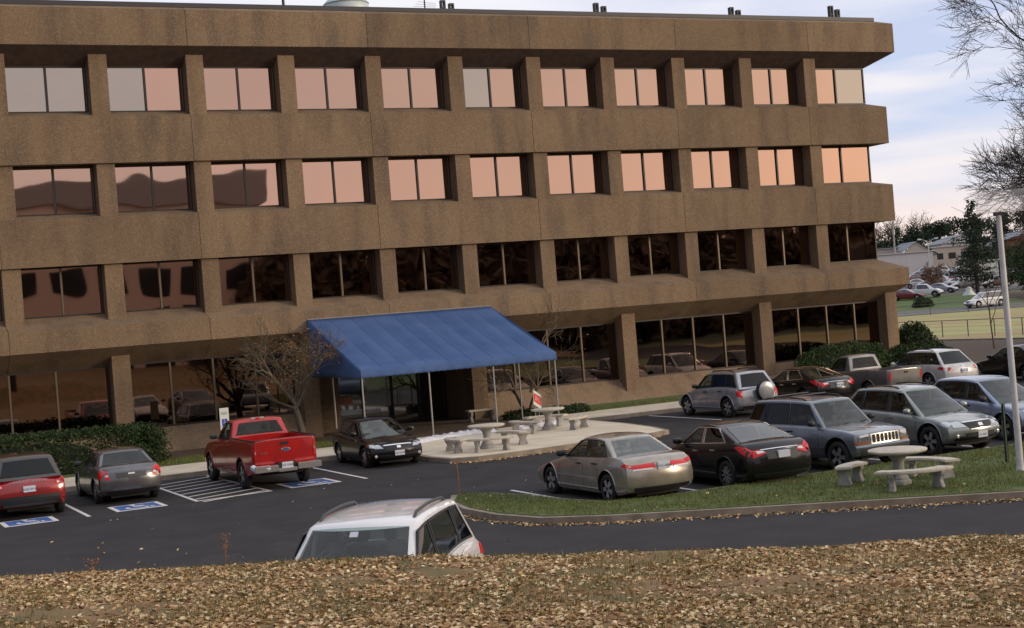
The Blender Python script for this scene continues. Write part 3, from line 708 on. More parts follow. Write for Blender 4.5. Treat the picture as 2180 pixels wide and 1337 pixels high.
def hollow(s, c, cab, root):
    """cut the cabin shell hollow with real window openings, then furnish it"""
    import copy
    def obj_(mb, nm, merge=False):
        o = mb.build(nm, M['dark'], root, merge=merge, recalc=True); return o
    q = copy.copy(s); q.hw = s.hw-.045; q.gb = (s.gb[0]+.05, s.gb[1]-.06); q.gt = (s.gt[0]+.05, s.gt[1]-.05); q.H = s.H-.045
    b = MB(); q.gz = lambda a, h: (s.gz(a, 0)-.3)+((s.gz(a, 1)-.045)-(s.gz(a, 0)-.3))*h
    q.gx2 = None
    def gx(a, h, yn=1):   # keep slopes although the box starts lower
        h2 = (q.gz(a, h)-s.gz(a, 0))/(s.gz(a, 1)-s.gz(a, 0)); h2 = max(h2, 0)
        return Shape.gx(q, a, h2, yn)
    q.gx = gx; q.gy = lambda h: Shape.gy(q, max(0, (h-.3)/.7))
    for sg in (-1, 1): b.grid(lambda a, v: q.pgs(sg, a, v), 10, 6)
    for e in (0, 1): b.grid(lambda a, v: q.pge(e, a*2-1, v), 8, 6)
    b.grid(lambda a, v: q.pgr(a, v*2-1), 10, 8)
    b.grid(lambda a, v: Vector((q.gx(a, 0, v*2-1), (v*2-1)*q.gy(0), q.gz(a, 0)+(s.gcr*(1-(v*2-1)**2)*0))), 10, 8)
    cut = [obj_(b, 'cutter', True)]
    hb, ht = c.get('hb', .12), c.get('ht', .86); w = MB()
    fn = lambda x, h: s.gz((x-s.gx(0, h))/(s.gx(1, h)-s.gx(0, h)), h)
    for (xa, xb_, xc, xd) in c['wins']:
        P4 = [(xa, fn(xa, hb)), (xb_, fn(xb_, hb)), (xc, fn(xc, ht)), (xd, fn(xd, ht))]
        w.add([(x, -1.4, z) for x, z in P4]+[(x, 1.4, z) for x, z in P4], [(0, 1, 2, 3), (7, 6, 5, 4), (0, 4, 5, 1), (1, 5, 6, 2), (2, 6, 7, 3), (3, 7, 4, 0)])
    cut.append(obj_(w, 'cutter'))
    mf = c.get('wsy', .9)
    def endcut(e, ql, x0, x1):
        P4 = []
        for yn, h in ql: p = s.pge(e, yn, h); P4.append((p.y, p.z))
        m_ = MB(); m_.add([(x0, y, z) for y, z in P4]+[(x1, y, z) for y, z in P4], [(0, 1, 2, 3), (7, 6, 5, 4), (0, 4, 5, 1), (1, 5, 6, 2), (2, 6, 7, 3), (3, 7, 4, 0)]); cut.append(obj_(m_, 'cutter'))
    endcut(1, [(-mf, .04), (mf, .04), (mf*.96, .93), (-mf*.96, .93)], s.gt[1]-.35, s.gb[1]+.5)
    yb = c.get('yb', .88)
    if c.get('rg', True): endcut(0, c.get('rgq', [(-yb, .10), (yb, .10), (yb*.92, .88), (-yb*.92, .88)]), s.gb[0]-.5, s.gt[0]+.3)
    for o in cut:
        md = cab.modifiers.new('b', 'BOOLEAN'); md.object = o; md.operation = 'DIFFERENCE'; md.solver = 'EXACT'
    bpy.context.view_layer.update(); dg = bpy.context.evaluated_depsgraph_get(); me = bpy.data.meshes.new_from_object(cab.evaluated_get(dg))
    n0 = len(cab.data.polygons); cab.modifiers.clear(); cab.data = me
    me.polygons.foreach_set('use_smooth', [True]*len(me.polygons)); me.set_sharp_from_angle(angle=R(35))
    for o in cut: bpy.data.objects.remove(o)
    # interior: floor, dashboard, seats, wheel
    tf = s.topf(); wy = s.gy(0)-.06
    patch(tf, [(s.gb[0]+.12, -wy), (s.gb[1]-.1, -wy), (s.gb[1]-.1, wy), (s.gb[0]+.12, wy)], 12, 6, .012).build('interior_floor', M['dash'], root)
    zb_ = s.gz(.85, 0); sm = M['seatl'] if c.get('beige') else M['seat']
    b = MB(); b.tube([(s.gb[1]-.42, -wy+.05, zb_+.0), (s.gb[1]-.42, wy-.05, zb_+.0)], .13, 10); b.build('dashboard', M['dash'], root, smooth=50)
    roofz = s.H-.12; xs_ = [(.10, .36), (.10, -.36)]
    if c['wins'][-1][0] > -.6 and len(c['wins']) > 1: xs_ += [(-.85, .38), (-.85, -.38), (-.85, 0)]
    for x, y in xs_:
        if x < s.gt[0]+.1: continue
        zt_ = zb_+.20; b = MB(); wd = .23 if y else .16
        b.prism([(x-.06, y-wd), (x+.05, y-wd), (x+.06, y+wd), (x-.05, y+wd)], zb_-.25, zt_)
        b.prism([(x-.09, y-wd*.5), (x-.0, y-wd*.5), (x-.0, y+wd*.5), (x-.09, y+wd*.5)], zt_+.04, min(zt_+.20, roofz)); bevel_obj(b.build('car_seat', sm, root), .03, 2)
    b = MB(); cx, cz = s.gb[1]-.62, zb_+.08; n = 18
    b.tube([(cx+.05*math.sin(R(20*k)), .36+.18*math.cos(R(20*k)), cz+.18*math.sin(R(20*k))) for k in range(19)], .016, 6); b.build('steering_wheel', M['trim'], root)
    b = MB(); b.box((s.gt[1]-.02, -.11, s.H-.20), (s.gt[1]+.01, .11, s.H-.13)); b.build('rear_view_mirror', M['trim'], root)
def bevel_obj(o, off=.015, seg=2, ang=30):
    bm = bmesh.new(); bm.from_mesh(o.data)
    es = [e for e in bm.edges if len(e.link_faces) == 2 and e.calc_face_angle(0) > R(ang)]
    bmesh.ops.bevel(bm, geom=es, offset=off, segments=seg, affect='EDGES', clamp_overlap=True); bm.to_mesh(o.data); bm.free(); return o
def car(name, label, cat, loc, heading, c, far=False):
    root = thing(name, label, cat, loc, R(heading), c.get('group'))
    s = Shape(c); pt = c['paint']; roofm = c.get('roofm', pt)
    # ---- lower body, closed
    b = MB(); NT = 46
    ts = [.5-.5*math.cos(math.pi*i/NT) for i in range(NT+1)]
    ts = [(.35*a+.65*(i/NT)) for i, a in enumerate(ts)]
    vv = [0, .06, .14, .25, .38, .5, .62, .74, .83, .9, .95, .98, 1]; NV = len(vv)-1
    yy = [-1, -.93, -.8, -.6, -.35, 0, .35, .6, .8, .93, 1]; NY = len(yy)-1
    def tI(a): return ts[int(round(a*NT))]
    for sg in (-1, 1): b.grid(lambda a, q: s.pside(sg, tI(a), vv[int(round(q*NV))]), NT, NV)
    b.grid(lambda a, q: s.ptop(tI(a), yy[int(round(q*NY))]), NT, NY)
    for e in (0, 1): b.grid(lambda a, q: s.pcap(e, yy[int(round(a*NY))], vv[int(round(q*NV))]), NY, NV)
    def bot(a, q):
        t = tI(a); yn = yy[int(round(q*NY))]; return Vector((s.xx(t, 0, yn), yn*s.width(t)*interp(s.S, 0), s.zb(t)))
    b.grid(bot, NT, NY)
    body = b.build('body', [pt, M['dark']], root, merge=True)
    # ---- wheel wells (and the load bed) cut out
    k = MB(); rot = Matrix.Rotation(R(90), 4, 'X'); r = s.r
    for ax in (s.wb/2, -s.wb/2):
        for sg in (-1, 1):
            k.lathe([(r*1.17, -.22), (r*1.17, .22)], 28, mi=1, mtx=Matrix.Translation((ax, sg*(s.hw-.12), r+.03)) @ rot)
    if c.get('bed'):
        x0, x1, z0 = c['bed']; k.box((x0, -s.hw+.16, z0), (x1, s.hw-.16, 3), mi=0)
    ko = k.build('cutter', [pt, M['dark']], root, recalc=True)
    md = body.modifiers.new('b', 'BOOLEAN'); md.object = ko; md.operation = 'DIFFERENCE'; md.solver = 'EXACT'
    bpy.context.view_layer.update(); dg = bpy.context.evaluated_depsgraph_get(); me = bpy.data.meshes.new_from_object(body.evaluated_get(dg))
    body.modifiers.clear(); body.data = me; bpy.data.objects.remove(ko)
    me.polygons.foreach_set('use_smooth', [True]*len(me.polygons)); me.set_sharp_from_angle(angle=R(38))
    # ---- cabin
    b = MB(); NA = 10
    hs = [0, .25, .5, .75, .93, 1]
    for sg in (-1, 1): b.grid(lambda a, q: s.pgs(sg, a, q), NA, 4)
    for e in (0, 1): b.grid(lambda a, q: s.pge(e, a*2-1, q), 8, 4)
    b.grid(lambda a, q: s.pgr(a, q*2-1), NA, 8)
    cab = b.build('cabin', [pt if not c.get('roofm') else roofm], root, merge=True)
    bm = bmesh.new(); bm.from_mesh(cab.data)
    es = [e for e in bm.edges if len(e.link_faces) == 2 and e.calc_face_angle(0) > R(22)]
    bmesh.ops.bevel(bm, geom=es, offset=c.get('bev', .05), segments=3, profile=.6, affect='EDGES', clamp_overlap=True)
    bm.to_mesh(cab.data); bm.free(); cab.data.polygons.foreach_set('use_smooth', [True]*len(cab.data.polygons)); cab.data.set_sharp_from_angle(angle=R(40))
    hollow(s, c, cab, root) if not far else None
    # ---- glass
    G = M[c.get('glass', 'cglass')] if far else M[c.get('tsg', 'tgs')]
    GW = G if far else M['tgw']; GR = G if far else M[c.get('trg', 'tgs')]
    def glass(nm, fn, q, n=8, m_=4, off=.010, par=root, mm=None, label=None):
        o = patch(fn, q, n, m_, off).build(nm, mm or G, par, smooth=30)
        return o
    hb, ht = c.get('hb', .12), c.get('ht', .86)
    yb = c.get('yb', .88)
    mf = c.get('wsy', .9)
    glass('windscreen', lambda u, v: s.pge(1, u, v), [(-mf, .04), (mf, .04), (mf*.96, .93), (-mf*.96, .93)], 10, 5, mm=GW)
    if c.get('rg', True):
        q = c.get('rgq', [(-yb, .10), (yb, .10), (yb*.92, .88), (-yb*.92, .88)])
        glass('rear_window', lambda u, v: s.pge(0, u, v), q, 10, 5, mm=GR)
    xmap = lambda x, h: (x-s.gx(0, h))/(s.gx(1, h)-s.gx(0, h))
    for sg in (-1, 1):
        fn = lambda x, h, sg=sg: s.pgs(sg, xmap(x, h), h)
        for (xa, xb_, xc, xd) in c['wins']:  # bottom rear, bottom front, top front, top rear (x in m)
            # black surround, then glass
            o = MB(); A_, B_, C_, D_ = (xa-.03, hb-.035), (xb_+.03, hb-.035), (xc+.025, ht+.035), (xd-.025, ht+.035)
            a_, b_, c2, d_ = (xa+.01, hb+.01), (xb_-.01, hb+.01), (xc-.01, ht-.01), (xd+.01, ht-.01)
            patch(fn, [A_, B_, b_, a_], 5, 1, .016, o); patch(fn, [d_, c2, C_, D_], 5, 1, .016, o); patch(fn, [A_, a_, d_, D_], 1, 3, .016, o); patch(fn, [b_, B_, C_, c2], 1, 3, .016, o)
            o.build('window_trim', M['trim'] if not c.get('chrometrim') else M['chrome'], root)
            patch(fn, [(xa, hb), (xb_, hb), (xc, ht), (xd, ht)], 5, 3, .010).build('side_window', G if xa > -.5 else (M[c['tsr']] if c.get('tsr') and not far else G), root, smooth=30)
    # ---- doors: shut lines and handles
    if not far:
        for sg in (-1, 1):
            f = s.side(sg); d = MB()
            for x in c['shut']:
                patch(f, [(x-.006, s.clr+.08), (x+.006, s.clr+.08), (x+.006, s.zt(s.tau(x))-.05), (x-.006, s.zt(s.tau(x))-.05)], 1, 6, .0015, d)
            xs_ = c['shut']
            patch(f, [(min(xs_), s.clr+.075), (max(xs_), s.clr+.075), (max(xs_), s.clr+.09), (min(xs_), s.clr+.09)], 8, 1, .0015, d)
            d.build('door_gap', M['dark'], root)
            for x in c['handles']:
                z = s.zt(s.tau(x))-.13; p = f(x, z)
                h = MB(); h.box((x-.10, min(p.y, p.y+sg*.03), z-.017), (x+.10, max(p.y, p.y+sg*.03), z+.017)); h.build('door_handle', M[c.get('hmat', 'trim')] if c.get('hmat') else pt, root)
            if c.get('mould'):
                z = c['mould']; patch(f, [(-s.wb/2+r*1.3, z), (s.wb/2-r*1.3, z), (s.wb/2-r*1.3, z+.035), (-s.wb/2+r*1.3, z+.035)], 10, 1, .012).build('side_moulding', M[c.get('mouldm', 'chrome')], root)
            if c.get('clad'):
                z = s.clr; o = MB()
                patch(f, [(-s.wb/2+r*1.2, z), (s.wb/2-r*1.2, z), (s.wb/2-r*1.2, z+c['clad']), (-s.wb/2+r*1.2, z+c['clad'])], 10, 3, .012, o); o.build('side_cladding', M['clad'], root)
            # wheel-arch lips
            for ax in (s.wb/2, -s.wb/2):
                o = MB(); pts = []
                for q in range(19):
                    a = R(-8)+R(196)*q/18; x = ax+r*1.19*math.cos(a); z = r+.03+r*1.19*math.sin(a)
                    p = f(x, max(z, s.clr)); pts.append((x, p.y, max(z, s.clr-.02)))
                o.tube(pts, c.get('lip', .016), 6); o.build('wheel_arch', M['clad'] if c.get('clad') else pt, root, smooth=50)
            # mirror
            xm = c['mir']; z = s.zt(s.tau(xm))+.07+c.get('mirz', 0); p = f(xm, z-.1)
            o = MB(); mt = Matrix.Translation((xm, sg*(s.hw*.93+.13), z+.03)) @ Matrix.Diagonal((.085, .115, .075, 1)) 
            o.lathe([(.02, -1), (.62, -.9), (.95, -.5), (1.0, .0), (.95, .5), (.62, .9), (.02, 1)], 14, mtx=mt)
            o.box((xm-.03, min(sg*s.hw*.86, sg*(s.hw+.03)), z-.035), (xm+.03, max(sg*s.hw*.86, sg*(s.hw+.03)), z+.0))
            o.build('wing_mirror', M[c['mirm']] if c.get('mirm') else pt, root, smooth=60)
    # ---- lower bumpers
    capf, capr = s.cap(1), s.cap(0)
    wf_ = s.hw*.86
    zb1 = s.zb(1)
    o = patch(capf, [(-wf_*.95, zb1+.02), (wf_*.95, zb1+.02), (wf_*.85, zb1+.13), (-wf_*.85, zb1+.13)], 14, 3, .008); o.build('lower_grille', M['trim'], root)
    o = patch(capr, [(-wf_*.97, zb1+.0), (wf_*.97, zb1+.0), (wf_*.9, zb1+c.get('rlow', .09)), (-wf_*.9, zb1+c.get('rlow', .09))], 14, 3, .008); o.build('rear_bumper_trim', M['trim'], root)
    # ---- lamps etc.
    def two(quads, fn_cap, end, nm, m, side=None, off=.012):
        for sg in (-1, 1):
            o = MB()
            for q in quads:
                patch(fn_cap, [(sg*u, v) for u, v in q], 6, 4, off, o)
            if side:
                patch(s.side(sg), side, 5, 4, off, o)
            o.build(nm, m, root, smooth=50)
    if 'head' in c: two([c['head']], capf, 1, 'headlight', M['hlamp'], c.get('head_side'))
    if 'headin' in c: two(c['headin'], capf, 1, 'indicator', M['amber'], c.get('headin_side'), .016)
    if 'grille' in c: patch(capf, c['grille'], 12, 4, .012).build('grille', M[c.get('grillem', 'trim')], root, smooth=50)
    if 'grilletrim' in c:
        o = MB()
        for q in c['grilletrim']: patch(capf, q, 12, 2, .022, o)
        o.build('grille_bar', M['chrome'], root, smooth=50)
    if 'tail' in c: two(c['tail'], capr, 0, 'tail_light', M['tail'], c.get('tail_side'))
    if 'tailw' in c: two(c['tailw'], capr, 0, 'reversing_light', M['clear'], None, .016)
    for nm, mt_, q, end in c.get('extra', []):
        patch(capf if end else capr, q, 10, 2, .016).build(nm, M[mt_] if isinstance(mt_, str) else mt_, root, smooth=50)
    if 'fog' in c:
        for sg in (-1, 1):
            y, z = c['fog']; p = capf(sg*y, z); o = MB(); o.lathe([(.045, 0), (.045, .03), (.02, .036)], 12, mtx=Matrix.Translation(p) @ Matrix.Rotation(R(90), 4, 'Y')); o.build('fog_light', M['clear'], root)
    if c.get('deckline') and not far:
        tf = s.topf(); x = c['deckline']; o = MB()
        patch(tf, [(x-.006, -s.hw*.74), (x+.006, -s.hw*.74), (x+.006, s.hw*.74), (x-.006, s.hw*.74)], 1, 10, .0015, o)
        for sg in (-1, 1): patch(tf, [(x, sg*s.hw*.74-.005), (s.xf-.3, sg*s.hw*.72-.005), (s.xf-.3, sg*s.hw*.72+.005), (x, sg*s.hw*.74+.005)], 10, 1, .0015, o)
        o.build('bonnet_gap', M['dark'], root)
    if c.get('plater'):
        y, z, txt = c['plater']; p = capr(y, z); p.x -= .02; o = MB(); o.box((p.x-.03, y-.155, z-.078), (p.x+.05, y+.155, z+.078)); pl = o.build('number_plate', M['plate'], root)
        mt = Matrix.Translation((p.x-.031, y, z-.01)) @ Matrix(((0, 0, -1, 0), (-1, 0, 0, 0), (0, 1, 0, 0), (0, 0, 0, 1)))
        if txt: text_mesh('plate_lettering', txt, .078, M['ptext'], pl, mt, .002)
    if c.get('platef'):
        y, z, txt = c['platef']; p = capf(y, z); o = MB(); o.box((p.x-.05, y-.155, z-.078), (p.x+.03, y+.155, z+.078)); pl = o.build('number_plate', M['plate'], root)
        mt = Matrix.Translation((p.x+.031, y, z-.01)) @ Matrix(((0, 0, 1, 0), (1, 0, 0, 0), (0, 1, 0, 0), (0, 0, 0, 1)))
        if txt: text_mesh('plate_lettering', txt, .078, M['ptext'], pl, mt, .002)
    if c.get('rails'):
        for sg in (-1, 1):
            o = MB(); pts = []
            for q in range(13):
                a = .12+.78*q/12; p = s.pgr(a, .86*sg); lift = (.030+.018*math.sin(math.pi*q/12)) if 0 < q < 12 else -.01
                pts.append((p.x, p.y, p.z+lift))
            o.tube(pts, .02, 8); o.build('roof_rail', M[c.get('railm', 'trim')], root, smooth=60)
        for a in c.get('bars', []):
            o = MB(); o.tube([(s.pgr(a, q).x, s.pgr(a, q).y, s.pgr(a, .86).z+.075) for q in (-.86, 0, .86)], .017, 6); o.build('roof_bar', M['trim'], root)
    if c.get('wipers'):
        o = MB()
        for y0 in (.12, -.5):
            pts = [s.pge(1, (y0+q*.5)/s.gy(0), .04+.10*q)+Vector((.03, 0, .02)) for q in (0, .5, 1)]
            o.tube(pts, .009, 5)
        o.build('wiper', M['trim'], root)
    # ---- wheels
    tm, rm = wheel_meshes(r, c.get('rim', 'five'))
    for ax in (s.wb/2, -s.wb/2):
        for sg in (-1, 1):
            wo = bpy.data.objects.new('wheel', None); col.objects.link(wo); wo.parent = root; wo.empty_display_size = .2
            wo.location = (ax, sg*(s.hw-.125), r); wo.rotation_euler = (0, rnd.uniform(0, 6), 0 if sg < 0 else math.pi)
            for nm, me_ in (('tyre', tm), ('rim', rm)):
                q = bpy.data.objects.new(nm, me_); col.objects.link(q); q.parent = wo
    # underbody
    o = MB(); o.box((s.xr+.35, -s.hw*.6, s.clr-.03), (s.xf-.35, s.hw*.6, s.clr+.12)); o.build('underbody', M['dark'], root)
    return root, s

GP = [(0, .035), (.25, .008), (.5, 0), (.8, .01), (1, .045)]
def base_spec(kind):
    c = dict(clr=.20, gcr=.035, gprof=GP, gbr=.06, gbf=.14, gw=.665, mir=.55, shut=[-.9, -.05, .95], handles=[-.75, .15], rim='five', fo=.9)
    if kind == 'sedan':
        c.update(L=4.7, W=1.82, H=1.45, wb=2.72, fo=.95, r=.325,
            top=[(0, .86), (.03, .93), (.07, .975), (.17, 1.0), (.3, .99), (.5, .965), (.66, .93), (.78, .865), (.9, .77), (.97, .68), (1, .63)],
            gb=(-1.78, 1.13), gt=(-.92, .18), wins=[(-1.18, -.32, -.28, -.82), (-.24, .62, .10, -.20)])
    if kind == 'suv':
        c.update(L=4.6, W=1.84, H=1.70, wb=2.68, fo=.88, r=.36, clr=.24,
            top=[(0, .98), (.03, 1.06), (.2, 1.08), (.5, 1.05), (.66, 1.03), (.76, .99), (.88, .91), (.96, .80), (1, .74)],
            gb=(-2.16, 1.08), gt=(-1.86, .38), gw=.70, gbr=.05, bowr=.10,
            wins=[(-1.92, -1.25, -1.2, -1.72), (-1.17, -.32, -.3, -1.12), (-.24, .70, .30, -.22)], shut=[-1.05, -.12, .9], handles=[-.92, .02])
    if kind == 'pickup':
        c.update(L=5.3, W=1.95, H=1.88, wb=3.25, fo=.95, r=.40, clr=.38, crown=.02, bowr=.03, rc=.07,
            dR=[(0, .05), (.2, .03), (.5, .0), (.9, .0), (.98, .0), (1, .012)],
            S=[(0, .94), (.12, .975), (.35, 1.0), (.62, .998), (.85, .985), (.97, .965), (1, .95)],
            top=[(0, 1.36), (.5, 1.36), (.52, 1.30), (.7, 1.27), (.8, 1.22), (.93, 1.14), (.98, 1.03), (1, .95)],
            gb=(-.22, 1.42), gt=(-.02, .72), gw=.74, gbr=.03, wins=[(.18, 1.12, .70, .10)], shut=[.02, 1.15], handles=[.15], mir=1.05)
    return c
def spec(kind, **k): c = base_spec(kind); c.update(k); return c

# gold saloon
C_gold = spec('sedan', beige=True, trg='tgr', paint=pm('gold', (.38, .345, .29), .55, .28), L=4.81, W=1.82, H=1.455, wb=2.74, fo=.98, r=.33, glass='cglass', rglass='cglassl',
    top=[(0, .86), (.02, .95), (.05, 1.01), (.14, 1.035), (.3, 1.0), (.5, .965), (.66, .93), (.78, .865), (.9, .77), (.97, .68), (1, .63)],
    gb=(-1.72, 1.15), gt=(-1.02, .16), wins=[(-1.30, -.36, -.32, -.95), (-.28, .66, .10, -.24)], mould=.52, mouldm='chrome', hmat='trim', mirm='trim',
    tail=[[(.20, .79), (.78, .80), (.78, .93), (.20, .91)]], tail_side=[(-2.32, .81), (-2.02, .85), (-2.10, .92), (-2.32, .94)], tailw=[[(.27, .755), (.74, .765), (.74, .80), (.27, .79)]],
    plater=(0, .83, 'FXG-5886'), extra=[('boot_trim', 'chrome', [(-.22, .93), (.22, .93), (.22, .945), (-.22, .945)], 0)], rim='five', shut=[-1.0, -.32, .85], handles=[-.86, -.12])
car('parked_car', 'gold saloon with silver wheels parked at the grass, nearest of the row', 'car', (6.55, -24.75, 0), 90, C_gold)
# black saloon near, and its twin behind
def son(plate, **k):
    return spec('sedan', trg='tgr', paint=pm('black', (.006, .006, .007), 0, .25, 0), L=4.82, W=1.835, H=1.465, wb=2.795, fo=.93, r=.335, rglass='cglassl', chrometrim=True,
    top=[(0, .90), (.02, .98), (.05, 1.05), (.12, 1.07), (.3, 1.02), (.5, .965), (.66, .93), (.78, .87), (.9, .78), (.97, .69), (1, .64)],
    gb=(-1.98, 1.2), gt=(-.86, .14), wins=[(-1.30, -.36, -.32, -.88), (-.28, .68, .10, -.24)],
    tail=[[(.40, .84), (.80, .74), (.84, .95), (.56, .96)]], tail_side=[(-2.30, .78), (-1.78, .98), (-1.92, 1.02), (-2.30, .98)], tailw=[[(.44, .86), (.62, .84), (.62, .90), (.46, .89)]],
    extra=[('boot_trim', 'chrome', [(-.50, .905), (.50, .905), (.50, .935), (-.50, .935)], 0), ('plate_recess', 'clad', [(-.40, .70), (.40, .70), (.44, .89), (-.44, .89)], 0), ('emblem', 'chrome', [(-.05, .975), (.05, .975), (.05, 1.01), (-.05, 1.01)], 0)],
    plater=(0, .80, plate), rim='ten', shut=[-1.05, -.32, .88], handles=[-.9, -.12], hmat='chrome', **k)
C_son = son('')
car('parked_car', 'black saloon with chrome boot strip between the gold car and the grey off-roader', 'car', (9.45, -25.3, 0), 88, C_son)
C_son2 = son('4RK-1860')
car('parked_car', 'black saloon with red tail lights between the spare wheel off-roader and the silver pickup', 'car', (24.3, -8.6, 0), 90, C_son2)
# grey-blue off-roader with seven slot grille
C_jeep = spec('suv', tsr='tgd', trg='tgd', paint=pm('bluegrey', (.20, .225, .26), .45, .3), L=4.61, W=1.85, H=1.73, wb=2.69, fo=.80, r=.375, clr=.32, rc=.09, bowf=.10, clad=.26, mirm='trim', hmat='trim',
    dF=[(0, .08), (.2, .0), (.42, .0), (.46, .06), (.9, .08), (.97, .12), (1, .2)],
    top=[(0, 1.02), (.03, 1.06), (.4, 1.08), (.64, 1.07), (.74, 1.05), (.9, 1.0), (.98, .955), (1, .93)], gb=(-2.12, .95), gt=(-1.80, .32), gw=.73, gbf=.08,
    wins=[(-1.95, -1.35, -1.31, -1.72), (-1.26, -.48, -.46, -1.22), (-.38, .60, .26, -.36)], shut=[-1.2, -.42, .72], handles=[-1.06, -.3],
    head=[(.50, .74), (.86, .74), (.86, .90), (.52, .91)], headin=[[(.52, .67), (.86, .67), (.86, .725), (.52, .725)]], headin_side=[(1.90, .68), (2.0, .68), (2.0, .74), (1.92, .74)],
    grille=[(-.46, .66), (.46, .66), (.46, .90), (-.46, .90)], grillem='chrome', rails=True, railm='trim', bars=[.3, .62], wipers=True, rim='five', mir=.62,
    extra=[('grille_slot', 'dark', [(-.42+i*.125, .69), (-.335+i*.125, .69), (-.335+i*.125, .88), (-.42+i*.125, .88)], 1) for i in range(7)]+[('front_bumper', 'clad', [(-.88, .42), (.88, .42), (.88, .60), (-.88, .60)], 1)])
C_jeep['extra'] = [(a, b_, q, e) for a, b_, q, e in C_jeep['extra']]
car('parked_car', 'grey off-roader with seven slot chrome grille and dark roof rails facing the grass', 'car', (12.55, -25.2, 0), -85, C_jeep)
C_rx = spec('suv', paint=pm('silvergreen', (.30, .325, .305), .5, .3), L=4.74, W=1.85, H=1.70, wb=2.715, fo=.93, r=.37, clr=.26,
    top=[(0, 1.0), (.03, 1.06), (.25, 1.10), (.5, 1.06), (.66, 1.02), (.76, .98), (.88, .94), (.95, .89), (1, .84)], gb=(-2.2, 1.25), gt=(-1.55, .30), gw=.68,
    wins=[(-1.85, -1.22, -1.18, -1.40), (-1.14, -.24, -.22, -1.08), (-.16, .86, .28, -.14)], head=[(.42, .70), (.84, .72), (.84, .84), (.52, .84)], head_side=[(1.72, .76), (2.0, .72), (2.0, .84), (1.8, .86)],
    grille=[(-.34, .66), (.34, .66), (.46, .80), (-.46, .80)], grilletrim=[[(-.34, .63), (.34, .63), (.34, .655), (-.34, .655)], [(-.46, .80), (.46, .80), (.46, .82), (-.46, .82)]],
    extra=[('lower_intake', 'trim', [(-.42, .46), (.42, .46), (.5, .56), (-.5, .56)], 1), ('emblem', 'chrome', [(-.07, .70), (.07, .70), (.07, .77), (-.07, .77)], 1)], fog=(.68, .50), platef=(0, .50, 'YC 6612'),
    rails=True, railm='trim', wipers=True, rim='five', mir=.72, shut=[-1.1, -.18, .92], handles=[-.95, 0], glass='cglassl')
car('parked_car', 'pale silver crossover with black roof rails facing the grass, right of the grey off-roader', 'car', (15.95, -24.7, 0), -88, C_rx)
C_blue = spec('suv', paint=pm('lightblue', (.26, .31, .43), .5, .3), L=4.53, W=1.82, H=1.66, wb=2.62, fo=.9, r=.34,
    top=[(0, 1.0), (.03, 1.06), (.25, 1.10), (.5, 1.06), (.66, 1.02), (.76, .98), (.88, .93), (.95, .88), (1, .82)], gb=(-2.1, 1.25), gt=(-1.4, .22), wins=[(-1.65, -1.12, -1.08, -1.25), (-1.04, -.2, -.18, -1.0), (-.12, .84, .22, -.1)],
    head=[(.45, .68), (.84, .70), (.84, .82), (.5, .80)], grille=[(-.4, .66), (.4, .66), (.42, .78), (-.42, .78)], platef=(0, .48, ''), rim='five', mir=.74, mirm='trim', wipers=True, hmat='trim')
car('parked_car', 'light blue crossover at the right edge behind the lamp pole', 'car', (19.15, -24.1, 0), -90, C_blue)
# silver compact off-roader with spare wheel
C_rav = spec('suv', trg='tgd', tsr='tgd', paint=pm('silver', (.42, .43, .46), .5, .3), L=4.42, W=1.83, H=1.67, wb=2.66, fo=.87, r=.36, clr=.26, rgq=[(-.84, .12), (.84, .12), (.76, .86), (-.76, .86)],
    top=[(0, 1.0), (.03, 1.06), (.25, 1.10), (.5, 1.06), (.66, 1.02), (.76, .97), (.88, .88), (.95, .78), (1, .70)], gb=(-2.1, 1.15), gt=(-1.72, .25), gbr=.04, ht=.84,
    wins=[(-1.85, -1.2, -1.22, -1.55), (-1.17, -.3, -.3, -1.15), (-.24, .75, .22, -.22)], tail=[[(.70, .72), (.84, .72), (.84, 1.0), (.76, 1.0)]], tail_side=[(-2.12, .74), (-1.93, .84), (-1.98, .99), (-2.12, .99)], tailw=[[(.72, .72), (.84, .72), (.84, .82), (.73, .82)]],
    rails=True, railm='trim', rim='six', hmat='trim', mirm='trim', rlow=.06)
rv, s_ = car('parked_car', 'silver compact off-roader with a round spare wheel cover on its tailgate', 'car', (20.55, -9.1, 0), 90, C_rav)
b = MB(); mt = Matrix.Translation((s_.xr-.02, -.12, .92)) @ Matrix.Rotation(R(-90), 4, 'Y')
b.lathe([(.30, -.02), (.345, .0), (.36, .05), (.36, .15), (.345, .185)], 32, mtx=mt, mi=0); b.build('spare_wheel_rim', M['trim'], rv, smooth=40)
b = MB(); b.lathe([(.34, .17), (.335, .205), (.30, .225), (.15, .24), (.001, .243)], 32, mtx=mt, caps=False)
b.tube([mt @ Vector((.10*math.cos(a)-.02, .19*math.sin(a), .243)) for a in [R(-80+16*q) for q in range(11)]], .008, 5); b.build('spare_wheel_cover', pm('silver', (0, 0, 0)), rv, smooth=40)
